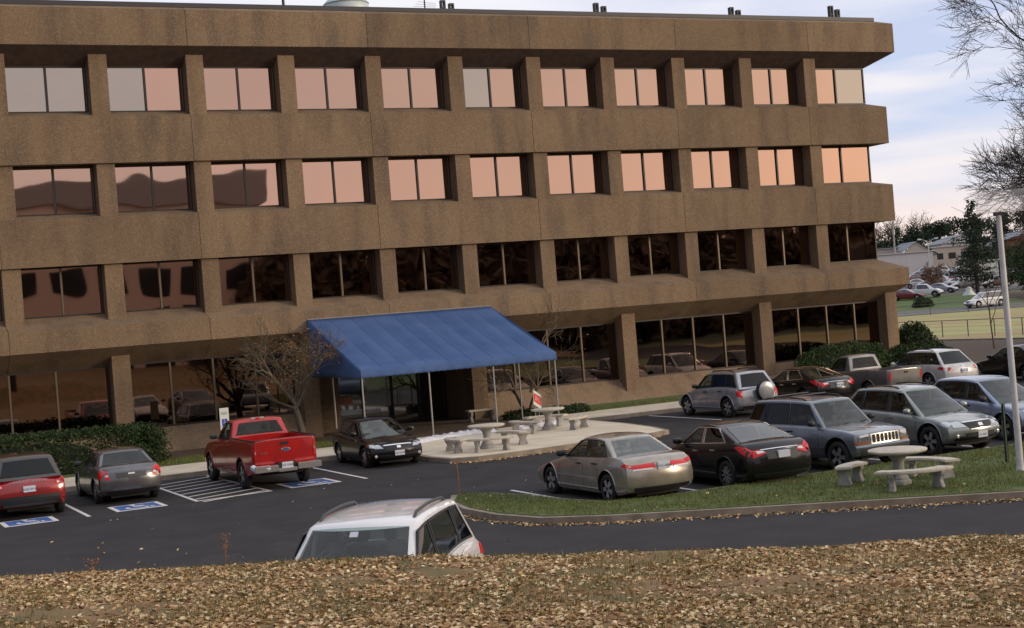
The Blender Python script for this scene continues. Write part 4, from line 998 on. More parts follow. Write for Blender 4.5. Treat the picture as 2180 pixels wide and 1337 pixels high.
# silver pickup
C_can = spec('pickup', paint=pm('silverbeige', (.26, .25, .24), .5, .3), L=4.9, W=1.78, H=1.72, wb=2.85, fo=.85, r=.35, clr=.30, bed=(-2.45, -.42, .72),
    top=[(0, 1.16), (.4, 1.16), (.48, 1.12), (.7, 1.09), (.8, 1.05), (.93, .98), (.98, .88), (1, .80)], gb=(-.38, 1.20), gt=(-.18, .50), wins=[(.0, .92, .48, -.05)], shut=[-.15, .95], handles=[0], mir=.85,
    tail=[[(.70, .76), (.85, .76), (.85, 1.10), (.70, 1.10)]], extra=[('tailgate_handle', 'dark', [(-.09, 1.00), (.09, 1.00), (.09, 1.06), (-.09, 1.06)], 0), ('rear_bumper', 'clear', [(-.84, .42), (.84, .42), (.84, .58), (-.84, .58)], 0)], rgq=[(-.82, .18), (.82, .18), (.74, .86), (-.74, .86)])
car('pickup_truck', 'silver pickup with open load bed in the far row by the clipped bushes', 'pickup truck', (27.0, -9.0, 0), 90, C_can)
C_out = spec('suv', trg='tgd', paint=pm('pearl', (.62, .62, .61), .15, .3), L=4.78, W=1.82, H=1.63, wb=2.74, fo=.95, r=.35,
    top=[(0, .96), (.03, 1.03), (.25, 1.06), (.5, 1.02), (.66, .99), (.76, .95), (.88, .87), (.95, .78), (1, .70)], gb=(-2.2, 1.12), gt=(-1.62, .15),
    wins=[(-1.95, -1.28, -1.3, -1.62), (-1.22, -.34, -.34, -1.22), (-.28, .70, .12, -.26)], tail=[[(.50, .86), (.82, .80), (.84, .96), (.6, .95)]], tail_side=[(-2.2, .84), (-1.9, .90), (-2.0, .98), (-2.2, .95)], tailw=[[(.50, .86), (.62, .84), (.62, .88), (.52, .90)]],
    plater=(0, .78, 'XPA 4417'), rails=True, railm='trim', extra=[('emblem', 'chrome', [(-.07, .93), (.07, .93), (.07, .97), (-.07, .97)], 0)], rim='five', glass='cglass')
car('parked_car', 'white estate car with black roof rails right of the silver pickup', 'car', (30.6, -8.4, 0), 90, C_out)
C_blk = spec('sedan', paint=pm('black', (0, 0, 0)), rim='ten', tail=[[(.5, .8), (.8, .8), (.8, .92), (.5, .92)]], plater=(0, .8, ''))
car('parked_car', 'black saloon at the right edge in the far row beyond the white estate', 'car', (35.0, -9.2, 0), 90, C_blk)
# left row
C_volvo = spec('sedan', paint=pm('darkgrey', (.115, .115, .125), .5, .3), L=4.47, W=1.77, H=1.45, wb=2.64, fo=.86, r=.32,
    top=[(0, .92), (.02, 1.0), (.05, 1.04), (.12, 1.05), (.3, 1.0), (.5, .965), (.66, .93), (.78, .87), (.9, .78), (.97, .69), (1, .64)], gb=(-1.78, 1.1), gt=(-1.12, .14), gw=.69,
    wins=[(-1.22, -.36, -.32, -.98), (-.28, .62, .10, -.24)], tail=[[(.58, .70), (.80, .70), (.80, .98), (.64, .98)]], tail_side=[(-2.10, .72), (-1.95, .74), (-1.95, .96), (-2.10, .98)], tailw=[[(.60, .79), (.80, .79), (.80, .84), (.61, .84)]],
    extra=[('plate_recess', 'clad', [(-.40, .72), (.40, .72), (.42, .86), (-.42, .86)], 0), ('boot_emblem', 'clear', [(-.09, .80), (.09, .80), (.09, .84), (-.09, .84)], 0)], rim='five', mirm='clad')
car('parked_car', 'dark grey saloon parked nose to the hedge between the red car and the red pickup', 'car', (-2.35, -11.5, 0), 90, C_volvo)
C_rr = spec('suv', trg='tgd', tsr='tgd', paint=pm('red', (.30, .009, .012), .2, .25), roofm=pm('smokedroof', (.04, .032, .028), .1, .25), L=4.36, W=1.92, H=1.66, wb=2.66, fo=.84, r=.37, clr=.26,
    top=[(0, .98), (.03, 1.07), (.2, 1.13), (.5, 1.08), (.66, 1.04), (.76, 1.0), (.88, .93), (.96, .82), (1, .76)], gb=(-2.02, 1.1), gt=(-1.62, .3), gw=.72,
    wins=[(-1.8, -1.2, -1.2, -1.5), (-1.15, -.3, -.3, -1.15), (-.24, .72, .26, -.22)], tail=[[(.66, .86), (.86, .86), (.86, .98), (.68, .97)]], tail_side=[(-2.0, .87), (-1.86, .90), (-1.88, .97), (-2.0, .98)], tailw=[[(.70, .88), (.85, .88), (.85, .94), (.70, .93)]],
    plater=(.02, .80, 'VXB-8919'), rlow=.26, extra=[('rear_skid', 'clad', [(-.6, .30), (.6, .30), (.7, .42), (-.7, .42)], 0)], rgq=[(-.86, .14), (.86, .14), (.8, .84), (-.8, .84)])
rv, s_ = car('parked_car', 'red compact car with dark roof and lettered tailgate at the left edge', 'car', (-5.15, -12.35, 0), 90, C_rr)
p = s_.cap(0)(0, .985)
text_mesh('tailgate_lettering', 'RANGE  ROVER', .088, M['clear'], rv, Matrix.Translation((p.x-.028, 0, .985)) @ Matrix(((0, 0, -1, 0), (-1, 0, 0, 0), (0, 1, 0, 0), (0, 0, 0, 1))), .008, 1.45)
# red pickup
C_f = spec('pickup', paint=pm('brightred', (.46, .012, .012), .15, .25), L=5.65, W=1.98, H=1.92, wb=3.5, fo=.95, r=.405, clr=.42, bed=(-2.9, -.68, .9), chrometrim=False, glass='cglass', rim='five', hmat=None,
    top=[(0, 1.40), (.42, 1.40), (.46, 1.34), (.7, 1.29), (.8, 1.25), (.93, 1.17), (.98, 1.05), (1, .97)], gb=(-.62, 1.20), gt=(-.42, .48), wins=[(-.2, .88, .46, -.28)], shut=[-.35, 1.0], handles=[-.2], mir=.78,
    tail=[[(.84, .90), (.955, .90), (.955, 1.30), (.84, 1.30)]], tailw=[[(.845, 1.04), (.955, 1.04), (.955, 1.12), (.845, 1.12)]], mirm='clad',
    rgq=[(-.84, .16), (.84, .16), (.76, .84), (-.76, .84)],
    extra=[('tailgate_handle', 'dark', [(-.10, 1.23), (.12, 1.23), (.12, 1.31), (-.10, 1.31)], 0)])
rv, s_ = car('pickup_truck', 'red pickup with chrome rear bumper parked across the hatched bay', 'pickup truck', (1.70, -12.0, 0), 90, C_f)
xr = s_.xr
b = MB(); b.tube([(xr-.02, .98, .70), (xr-.12, .93, .62), (xr-.16, .5, .62)], .10, 10); b.box((xr-.24, .28, .53), (xr-.02, .97, .71)); b.box((xr-.24, -.97, .53), (xr-.02, -.28, .71)); b.box((xr-.20, -.28, .50), (xr-.02, .28, .60)); bp_ = b.build('rear_bumper', M['chrome'], rv)
bm = bmesh.new(); bm.from_mesh(bp_.data); bmesh.ops.bevel(bm, geom=bm.edges[:], offset=.02, segments=2, affect='EDGES', clamp_overlap=True); bm.to_mesh(bp_.data); bm.free()
b = MB(); b.box((xr-.13, -.26, .60), (xr-.0, .26, .76)); b.build('plate_recess', M['trim'], rv)
b = MB(); b.box((xr-.155, -.16, .60), (xr-.13, .16, .76)); pl = b.build('number_plate', M['plate'], rv)
TM = Matrix(((0, 0, -1, 0), (-1, 0, 0, 0), (0, 1, 0, 0), (0, 0, 0, 1)))
text_mesh('plate_lettering', 'XB 5068', .09, M['ptext'], pl, Matrix.Translation((xr-.156, 0, .67)) @ TM, .002)
b = MB(); b.lathe([(.001, 0), (.95, 0), (1.0, .3), (.9, .6)], 24, mtx=Matrix.Translation((xr+.0, -.02, 1.10)) @ Matrix.Rotation(R(-90), 4, 'Y') @ Matrix.Diagonal((.055, .13, .03, 1))); em = b.build('oval_emblem', M['chrome'], rv)
b = MB(); b.lathe([(.001, 0), (.95, 0), (1.0, .5), (.001, .6)], 24, mtx=Matrix.Translation((xr-.012, -.02, 1.10)) @ Matrix.Rotation(R(-90), 4, 'Y') @ Matrix.Diagonal((.042, .112, .018, 1)), caps=False); b.build('oval_field', M['ptext'], em)
text_mesh('emblem_lettering', 'Ford', .075, M['chrome'], em, Matrix.Translation((xr-.026, -.02, 1.10)) @ TM, .002)
text_mesh('tailgate_badge', 'F-150', .065, M['chrome'], rv, Matrix.Translation((xr-.004, .62, 1.04)) @ TM, .006, 1.1)
b = MB(); z = s_.H+.0
p0 = s_.pgr(0, 0); b.box((p0.x-.02, -.20, p0.z-.015), (p0.x+.05, .20, p0.z+.045)); b.box((p0.x-.03, -.06, p0.z-.01), (p0.x-.019, .06, p0.z+.035), 1); b.build('brake_light', [M['clear'], M['tail']], rv)
b = MB()
for y in (-.27, .27):
    patch(lambda u, v: s_.pge(0, u, v), [((y-.012)/.8, .16), ((y+.012)/.8, .16), ((y+.012)/.8, .84), ((y-.012)/.8, .84)], 1, 4, .016, b)
b.build('window_divider', M['trim'], rv)
b = MB()
for sg in (-1, 1): b.tube([(xr+.05, sg*.93, 1.41), (-.75, sg*.93, 1.41)], .022, 6)
b.tube([(xr+.04, -.9, 1.41), (xr+.04, .9, 1.41)], .018, 6); b.build('bed_rail', M['trim'], rv)
b = MB()
for sg in (-1, 1): b.tube([(.9, sg*.93, .42), (-1.2, sg*.93, .42)], .04, 8)
b.build('running_board', M['chrome'], rv)
# black hatchback facing us
C_ct = spec('suv', paint=pm('black', (0, 0, 0)), L=4.32, W=1.77, H=1.44, wb=2.6, fo=.88, r=.32, clr=.18, roofm=None,
    top=[(0, .92), (.03, .98), (.25, .99), (.5, .95), (.66, .93), (.76, .88), (.88, .84), (.95, .79), (1, .73)], gb=(-2.0, 1.22), gt=(-1.4, .14), gw=.67, gbf=.14,
    wins=[(-1.25, -.3, -.28, -1.15), (-.22, .78, .14, -.2)], head=[(.46, .60), (.84, .62), (.84, .72), (.56, .72)], head_side=[(1.72, .66), (1.95, .62), (1.95, .72), (1.74, .74)], headin_side=[(1.62, .67), (1.72, .66), (1.72, .74), (1.62, .74)], headin=[[(.80, .64), (.85, .64), (.85, .70), (.80, .70)]],
    grille=[(-.42, .52), (.42, .52), (.36, .66), (-.36, .66)], grilletrim=[[(-.46, .665), (.46, .665), (.42, .69), (-.42, .69)]],
    extra=[('emblem', 'chrome', [(-.06, .585), (.06, .585), (.06, .65), (-.06, .65)], 1), ('lower_intake', 'trim', [(-.5, .30), (.5, .30), (.56, .40), (-.56, .40)], 1)], fog=(.70, .38), platef=(0, .45, 'THE HUMR'),
    shut=[-1.1, -.2, .86], handles=[-.95, 0], mir=.68, rim='five', wipers=True)
del C_ct['roofm']
car('parked_car', 'black hatchback facing outward with chrome wing grille beside the red pickup', 'car', (5.92, -10.95, 0), -92, C_ct)
# white crossover in front, nose down to the bank
C_wh = spec('suv', tsg='tgd', mirz=.07, paint=pm('white', (.82, .82, .82), .0, .3, .06), L=4.43, W=1.81, H=1.70, wb=2.6, fo=.87, r=.35, glass='cglass',
    top=[(0, 1.0), (.03, 1.08), (.25, 1.13), (.5, 1.08), (.66, 1.05), (.76, 1.0), (.88, .93), (.95, .90), (1, .84)], gb=(-2.06, 1.2), gt=(-1.66, .26), gw=.725, bev=.07, ht=.86,
    wins=[(-1.75, -1.2, -1.2, -1.45), (-1.14, -.2, -.2, -1.1), (-.12, .84, .24, -.1)], head=[(.45, .70), (.84, .72), (.84, .84), (.5, .82)], grille=[(-.42, .66), (.42, .66), (.44, .78), (-.44, .78)],
    tail=[[(.55, .86), (.84, .86), (.84, 1.0), (.6, 1.0)]], tail_side=[(-2.08, .86), (-1.85, .90), (-1.9, 1.02), (-2.08, 1.02)],
    rails=True, railm='clad', wipers=True, mir=.82, rim='five')
rv, s_ = car('parked_car', 'white crossover with silver roof rails half hidden behind the leaf covered bank', 'car', (*S2W(17.05, -1.86), .57), -128, C_wh)
f = lambda u, v: s_.pge(1, u, v)
patch(f, [(-.10, .80), (.04, .80), (.04, .87), (-.10, .87)], 2, 2, .014).build('toll_tag', M['plate'], rv)
b = MB(); 
for k in range(25):
    pass

# ================================================================== stone tables and benches
def bevel_obj(o, off=.015, seg=2, ang=30):
    bm = bmesh.new(); bm.from_mesh(o.data)
    es = [e for e in bm.edges if len(e.link_faces) == 2 and e.calc_face_angle(0) > R(ang)]
    bmesh.ops.bevel(bm, geom=es, offset=off, segments=seg, affect='EDGES', clamp_overlap=True); bm.to_mesh(o.data); bm.free(); return o
def table(x, y, z, label, r=.60, h=.76, rz=0):
    t = thing('stone_table', label, 'table', (x, y, z), rz)
    b = MB(); b.lathe([(.02, h-.075), (r-.07, h-.075), (r-.02, h-.06), (r, h-.03), (r-.005, h-.008), (r-.03, h), (.02, h)], 44); b.build('table_top', M['stone'], t, smooth=40)
    b = MB(); b.lathe([(.24, 0), (.25, .03), (.245, .09), (.20, .12), (.205, .15), (.17, .19), (.135, .26), (.115, .36), (.12, .46), (.15, .55), (.20, .61), (.24, .64), (.25, h-.075)], 28); b.build('pedestal', M['stoneleg'], t, smooth=40)
    return t
def bench(x, y, z, ang, label, rad=1.2, span=36, wd=.36, h=.43, straight=None):
    """curved seat centred on the table: thing sits at the seat's middle, concave side to the table"""
    t = thing('stone_bench', label, 'bench', (x+rad*math.cos(ang), y+rad*math.sin(ang), z), ang, 'cast stone benches')
    def arc(rr_, a): return (rr_*math.cos(a)-rad, rr_*math.sin(a))
    n = 14; sp = R(span)
    if straight: outer = [(wd/2, -straight/2), (wd/2, straight/2)]; inner = [(-wd/2, straight/2), (-wd/2, -straight/2)]
    else: outer = [arc(rad+wd/2, -sp+2*sp*i/n) for i in range(n+1)]; inner = [arc(rad-wd/2, sp-2*sp*i/n) for i in range(n+1)]
    b = MB(); b.prism(outer+inner, h-.065, h); bevel_obj(b.build('seat', M['stone'], t), .018, 2, 50)
    for a in (-sp*.62, sp*.62):
        c = (0, a/sp*straight*.38/.62) if straight else arc(rad, a)
        prof = [(0, .15), (.05, .155), (.07, .135), (.12, .125), (.17, .10), (.21, .105), (.25, .12), (.29, .15), (.33, .165), (h-.065, .16)]
        m_ = Matrix.Translation((c[0], c[1], 0)) @ Matrix.Rotation(0 if straight else a, 4, 'Z')
        b = MB(); d = .055
        vs = [m_ @ Vector((sx*w_, -d, zz)) for sx in (-1, 1) for zz, w_ in (prof if sx < 0 else prof[::-1])]
        vs2 = [m_ @ Vector((sx*w_, d, zz)) for sx in (-1, 1) for zz, w_ in (prof if sx < 0 else prof[::-1])]
        k = len(vs); b.add(vs+vs2, [tuple(range(k)), tuple(range(k, 2*k))[::-1]]+[(i, i+k, (i+1) % k+k, (i+1) % k) for i in range(k)])
        bevel_obj(b.build('leg', M['stoneleg'], t, recalc=True), .012, 1, 30)
    return t
P = .156
table(9.2, -12.25, P, 'round stone table on the patio nearest the black hatchback')
bench(9.2, -12.25, P, R(252), 'curved stone bench in front of the nearer patio table')
bench(9.2, -12.25, P, R(172), 'curved stone bench on the left of the nearer patio table')
bench(9.2, -12.25, P, R(14), 'curved stone bench on the right of the nearer patio table')
table(13.45, -8.35, P, 'round stone table on the patio nearest the leaning red sign')
bench(13.45, -8.35, P, R(-52), 'curved stone bench on the right side of the farther patio table', 1.25)
bench(13.45, -8.35, P, R(196), 'curved stone bench left of the farther patio table', 1.25)
bench(13.45, -8.35, P, R(68), 'curved stone bench behind the farther patio table', 1.25)
bench(14.0, -1.5, P, R(90), 'stone bench by the entrance wall under the awning', .01, straight=1.25, wd=.42, h=.50)
GI = .165
table(10.35, -30.45, GI, 'round stone table on the grass beside the grey off-roader', .62)
bench(10.35, -30.45, GI, R(116), 'short curved stone bench left of the table on the grass', 1.15, 26)
bench(10.35, -30.45, GI, R(-112), 'long curved stone bench in front of the table on the grass', 1.1, 42)
bench(10.35, -30.45, GI, R(14), 'curved stone bench right of the table on the grass', 1.2, 34)

# white crumpled sheet along the patio edge
def sheet3(pts, wd, label, seed):
    b = MB(); n = 60; r_ = random.Random(seed); m_ = 12
    def P_(a):
        k = a*(len(pts)-1); i = min(int(k), len(pts)-2); f = k-i
        return Vector(pts[i])*(1-f)+Vector(pts[i+1])*f
    def fn(a, q):
        p = P_(a); d = (P_(min(1, a+.02))-P_(max(0, a-.02))).normalized(); nn = Vector((-d.y, d.x))
        ww = wd*(.65+.5*noise.noise(Vector((a*7, seed, 0))))
        o = (q-.5)*ww; e = 1-abs(2*q-1)**3
        z = P+.005+e*(.09+.12*abs(noise.noise(Vector((p.x*3.2, p.y*3+q*3, seed))))+.05*noise.noise(Vector((p.x*11, q*8, seed))))
        if a in (0, 1): z = P+.004
        return (p.x+nn.x*o, p.y+nn.y*o, max(P+.003, z))
    b.grid(fn, n, m_); o = b.build('plastic_sheet', M['plastic'], smooth=70, recalc=True)
    return tag(o, label, 'plastic sheet', 'crumpled white sheets on the patio')
sheet3([(7.6, -8.3), (8.6, -7.5), (9.9, -6.75), (11.2, -6.35), (12.2, -6.5)], 1.1, 'white crumpled plastic sheet lying from the black hatchback to the nearer table', 3)
sheet3([(12.9, -7.0), (13.8, -6.7), (14.9, -6.1)], .75, 'white crumpled plastic sheet beneath the farther patio table', 9)

# signs and posts
t = thing('parking_sign', 'white and blue disabled parking sign behind the red pickup', 'sign', (2.75, -4.75, .16))
b = MB(); b.box((-.03, 0, 0), (.03, .03, 1.05)); b.build('post', M['steel'], t)
b = MB(); b.box((-.16, -.012, .98), (.16, 0, 1.74)); pn = b.build('sign_panel', M['signw'], t)
FX = Matrix(((1, 0, 0, 0), (0, 0, -1, 0), (0, 1, 0, 0), (0, 0, 0, 1)))
b = MB(); b.box((-.095, -.016, 1.12), (.095, -.012, 1.36)); b.build('blue_field', M['signb'], pn)
b = MB(); ring = [(.012+.05*math.cos(R(150+23*k)), -.018, 1.20+.05*math.sin(R(150+23*k))) for k in range(11)]
b.tube(ring, .009, 4); b.tube([(-.012, -.018, 1.29), (-.008, -.018, 1.225), (.035, -.018, 1.225), (.055, -.018, 1.165)], .009, 4); b.lathe([(.001, -.004), (.017, 0), (.001, .004)], 10, mtx=Matrix.Translation((-.015, -.018, 1.32)) @ Matrix.Rotation(R(90), 4, 'X')); b.build('wheelchair_symbol', M['signw'], pn)
text_mesh('sign_lettering', 'RESERVED\nPARKING', .052, M['signg'], pn, Matrix.Translation((0, -.014, 1.55)) @ FX, .002)
text_mesh('sign_lettering', 'ONLY', .045, M['signg'], pn, Matrix.Translation((0, -.014, 1.05)) @ FX, .002)
t = thing('yard_sign', 'tilted red and white sign leaning by the small tree at the patio', 'sign', (15.62, -3.2, .17))
t.rotation_euler = (R(-12), R(26), R(30))
b = MB(); b.tube([(-.14, 0, 0), (-.14, 0, .62)], .012, 6); b.tube([(.14, 0, 0), (.14, 0, .62)], .012, 6); b.build('stake', M['steel'], t)
b = MB(); b.box((-.30, -.01, .50), (.30, .01, 1.12)); pn = b.build('sign_panel', M['signw'], t)
b = MB(); b.box((-.285, -.014, .64), (.285, -.010, 1.0)); b.build('red_field', M['signr'], pn)
text_mesh('sign_lettering', 'PLEASE\nKEEP OFF', .10, M['signw'], pn, Matrix.Translation((0, -.013, .82)) @ FX, .002)
t = thing('notice_board', 'dim red lettered notice on the glass left of the entrance door', 'notice', (9.75, 2.66, 0))
b = MB(); b.box((-.35, -.02, 1.15), (.35, .02, 1.50)); b.build('panel', mat('dull_red_panel', (.20, .055, .035), .5), t)
text_mesh('notice_lettering', 'NOTICE', .16, mat('dull_cream', (.35, .18, .12), .5), t, Matrix.Translation((0, -.024, 1.36)) @ FX, .002)
b = MB(); b.tube([(0, 0, 0), (.02, 0, .5), (0.0, .0, .93)], [.018, .014, .010], 6); o = b.build('marker_rod', M['rust'], loc=(3.94, -21.75, 0)); tag(o, 'thin rusty rod standing at the left tip of the grass island', 'rod')
b = MB(); b.box((-.035, -.012, 0), (.035, .0, 1.35)); b.box((-.035, -.012, 0), (-.022, .03, 1.35)); b.box((.022, -.012, 0), (.035, .03, 1.35)); o = b.build('sign_post', M['greenp'], loc=(14.1, -29.75, .15)); tag(o, 'dark green steel channel post on the grass left of the lamp pole', 'post')
t = thing('lamp_post', 'pale grey parking lot lamp pole with flat box head at the right edge', 'lamp post', (13.25, -31.0, .15))
b = MB(); b.lathe([(.10, 0), (.10, .05), (.085, .07), (.085, .13)], 8); b.build('base_plate', M['pole'], t, smooth=40)
b = MB(); b.tube([(0, 0, .1), (0, 0, 5.58)], [.075, .060], 20); b.build('pole', M['pole'], t, smooth=60)
mh = mat('sky_glare_lamp_box', (.78, .78, .82), .25); mh.node_tree.nodes['Principled BSDF'].inputs['Transmission Weight'].default_value = .0; mh.node_tree.nodes['Principled BSDF'].inputs['Alpha'].default_value = .2  # sky glare on the fixture put into a pale, see-through colour
b = MB(); b.box((-.40, -.28, 5.64), (.62, .28, 6.12)); bevel_obj(b.build('lamp_head', mh, t), .03)
b = MB(); b.box((-.1, -.05, 5.57), (.1, .05, 5.66)); b.build('lamp_bracket', M['clad'], t)
t.rotation_euler = (0, R(-.6), R(-26))

# ================================================================== plants
def leaf_cloud(mb, pts, size, r_, flat=0, mi=0):
    for p in pts:
        a = Vector((r_.gauss(0, 1), r_.gauss(0, 1), r_.gauss(0, 1)*(1-flat))).normalized(); b_ = a.orthogonal().normalized()
        q = Matrix.Rotation(r_.uniform(0, 6.28), 3, a); b_ = q @ b_; c = a.cross(b_); s = size*r_.uniform(.6, 1.3)
        p = Vector(p); mb.add([p-b_*s, p+c*s*.45+a*s*.15, p+b_*s, p-c*s*.45+a*s*.15], [(0, 1, 2, 3)], mi)
def hedge(name, label, cat, cx, cy, z, lx, ly, h, n, size, m_, seed, rz=0, group=None, box=.35):
    r_ = random.Random(seed); pts = []
    for _ in range(n):
        while True:
            u, v, w_ = r_.uniform(-1, 1), r_.uniform(-1, 1), r_.uniform(0, 1)
            d = (abs(u)**(2/box)+abs(v)**(2/box)+abs(w_)**(2/box*.9))
            if d < 1 and d > r_.uniform(.05, .55): break
        k = 1+.10*noise.noise(Vector((u*lx*1.3, v*ly*1.3, w_*h*1.3+seed)))+.05*noise.noise(Vector((u*lx*5, v*ly*5, w_*h*5)))
        pts.append((u*lx/2*k, v*ly/2*k, w_*h*k))
    b = MB(); leaf_cloud(b, pts, size, r_)
    t = thing(name, label, cat, (cx, cy, z), rz, group)
    b.build('foliage', m_, t)
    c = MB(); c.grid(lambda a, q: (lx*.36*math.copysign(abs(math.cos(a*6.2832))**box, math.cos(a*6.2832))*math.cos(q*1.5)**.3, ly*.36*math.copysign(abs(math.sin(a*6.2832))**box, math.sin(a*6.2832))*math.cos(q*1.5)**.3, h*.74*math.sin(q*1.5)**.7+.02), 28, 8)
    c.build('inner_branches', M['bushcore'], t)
    return t
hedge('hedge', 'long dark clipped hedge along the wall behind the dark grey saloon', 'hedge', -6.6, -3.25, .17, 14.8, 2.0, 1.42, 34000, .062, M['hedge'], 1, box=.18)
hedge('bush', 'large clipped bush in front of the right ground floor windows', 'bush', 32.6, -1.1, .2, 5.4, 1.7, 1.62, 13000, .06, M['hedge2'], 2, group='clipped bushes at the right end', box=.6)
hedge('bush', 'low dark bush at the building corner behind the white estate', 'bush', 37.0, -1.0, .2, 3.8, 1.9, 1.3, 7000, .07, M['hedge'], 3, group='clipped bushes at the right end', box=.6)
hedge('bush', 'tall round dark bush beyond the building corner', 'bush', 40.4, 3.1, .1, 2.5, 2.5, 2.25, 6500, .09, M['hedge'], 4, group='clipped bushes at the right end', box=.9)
for i, (x, lb) in enumerate([(15.6, 'low leafy ground plants at the foot of the patio tree'), (17.4, 'low leafy plants with a few white blooms right of the patio tree')]):
    t_ = hedge('flower_plants', lb, 'plants', x, -2.3, .17, 2.0, .75, .34, 900, .06, M['hedge'], 20+i, group='low plants in the bed behind the patio')
    if i: 
        b = MB(); leaf_cloud(b, [(rnd.uniform(-.8, .9), rnd.uniform(-.4, .0), rnd.uniform(.25, .36)) for _ in range(16)], .035, rnd); b.build('white_bloom', M['signw'], t_)
def grow(mb, p, d, L_, r0, depth, r_, o, tips, mi=0):
    n = 4; pts = [p.copy()]; rad = [r0]; q = p.copy(); dd = d.normalized()
    r1 = r0*o['taper']
    for i in range(n):
        dd = (dd+Vector((r_.gauss(0, 1), r_.gauss(0, 1), r_.gauss(0, 1)))*o['wob']+Vector((0, 0, o['up']))).normalized()
        q = q+dd*L_/n; pts.append(q.copy()); rad.append(r0+(r1-r0)*(i+1)/n)
    mb.tube(pts, rad, 8 if r0 > .05 else (5 if r0 > .012 else 3), mi, cap=False)
    if depth == 0: tips.append((q, dd)); return
    k = o['kids'] if depth > 1 else o['kids_end']
    for i in range(k):
        t = 1 if i == 0 else r_.uniform(.25, 1); j = min(n-1, int(t*n)); pp = pts[j]*(1-(t*n-j))+pts[j+1]*(t*n-j) if t < 1 else pts[-1]
        ax = dd.orthogonal().normalized(); ax = Matrix.Rotation(r_.uniform(0, 6.28), 3, dd) @ ax
        ang = r_.uniform(.15, .35) if i == 0 else r_.uniform(o['a0'], o['a1'])
        nd = Matrix.Rotation(ang, 3, ax) @ dd
        grow(mb, pp, nd, L_*r_.uniform(*o['len']), max(o['rmin'], r1*(.9 if i == 0 else r_.uniform(.5, .75))), depth-1, r_, o, tips, mi)
OPT = dict(taper=.65, wob=.13, up=.05, kids=3, kids_end=4, a0=.4, a1=.95, len=(.62, .85), rmin=.004)
def bare_tree(name, label, loc, stems, depth, seed, m_, o=None, leaves=None, group=None, cat='tree'):
    """stems: (dir, length, radius)"""
    r_ = random.Random(seed); oo = dict(OPT); oo.update(o or {}); t = thing(name, label, cat, loc, 0, group)
    tips = []; tr = MB(); cr = MB(); base = Vector((0, 0, 0))
    for st in stems:
        d, l_, r0 = Vector(st[0]), st[1], st[2]; p0 = Vector(st[3]) if len(st) > 3 else base
        n = 5; pts = [p0.copy()]; q = p0.copy(); dd = d.normalized(); rad = [r0*1.15]
        for i in range(n):
            dd = (dd+Vector((r_.gauss(0, 1), r_.gauss(0, 1), 0))*.05+Vector((0, 0, .03))).normalized(); q = q+dd*l_/n; pts.append(q.copy()); rad.append(r0*(1-.3*(i+1)/n))
        tr.tube(pts, rad, 10, cap=True)
        for i in range(st[4] if len(st) > 4 else 4):
            ax = Matrix.Rotation(r_.uniform(0, 6.28), 3, dd) @ dd.orthogonal().normalized()
            nd = Matrix.Rotation(r_.uniform(.2, .9), 3, ax) @ dd; j = r_.choice([3, 4, 5]) if i else 5
            grow(cr, pts[j], nd, l_*oo.get('bl', .7), rad[j]*.7, depth, r_, oo, tips)
    tr.build('trunk', m_, t, smooth=60); cr.build('crown', m_ if not oo.get('cm') else oo['cm'], t, smooth=60)
    if leaves:
        n, size, lm, f = leaves; lp = []
        for _ in range(n):
            q, dd = r_.choice(tips)
            if f(q): lp.append(q+Vector((r_.gauss(0, .07), r_.gauss(0, .07), r_.gauss(0, .07))))
        b = MB(); leaf_cloud(b, lp, size, r_); b.build('dead_leaves', lm, t)
    return t
bare_tree('small_tree', 'bare spreading tree with a few dead orange leaves left of the awning', (6.05, -3.3, .17),
    [((-.14, .05, 1), 1.55, .15, (0, 0, 0), 1), ((-.75, -.15, .72), 1.5, .085, (-.22, .05, 1.5), 4), ((-.3, .1, 1), 1.4, .075, (-.22, .05, 1.5), 4), ((.55, -.2, .85), 1.4, .07, (-.2, .05, 1.45), 4), ((-.9, .2, .35), 1.2, .055, (-.2, 0, 1.35), 3), ((.1, -.4, 1), 1.3, .06, (-.2, .05, 1.5), 3)],
    4, 11, M['bark'], dict(wob=.16, bl=.55, up=.03, cm=M['twig'], rmin=.005, kids_end=4), leaves=(650, .045, M['dleaf'], lambda q: q.x > -1.4))
bare_tree('small_tree', 'thin multi stemmed bare tree beside the right end of the awning', (15.75, -2.2, .17),
    [((-.55, .1, 1), 1.7, .075), ((.12, -.1, 1), 1.2, .065), ((.5, .1, .9), 2.0, .045, (.1, -.1, 1.0), 5)], 3, 5, M['bark'], dict(wob=.2, bl=.5, up=.03, cm=M['twig'], rmin=.006), leaves=(130, .04, M['dleaf'], lambda q: True))
bare_tree('young_tree', 'slim young bare tree at the lot edge near the field fence', (52.0, 9.6, .0), [((0, 0, 1), 2.6, .05)], 3, 8, M['bark'], dict(bl=.55, rmin=.008, wob=.12))
bare_tree('bare_tree', 'big bare tree with dense twigs reaching in from the right edge', (*S2W(88, 37.2), 0),
    [((0, .02, 1), 7.0, .42, (0, 0, 0), 6), ((-.45, -.2, .8), 5.5, .2, (0, 0, 6.0), 6), ((-.75, 0, .45), 5.5, .17, (0, 0, 5.0), 6), ((.3, .2, 1), 6, .2, (0, 0, 6.5), 4), ((-.3, -.3, 1), 6.5, .2, (0, 0, 7.0), 6), ((-.15, .1, 1), 7.5, .18, (-.1, 0, 8.5), 7)],
    4, 4, M['barkm'], dict(wob=.16, bl=.62, up=.03, kids=4, kids_end=8, a0=.35, a1=.9, rmin=.013, len=(.6, .82)))
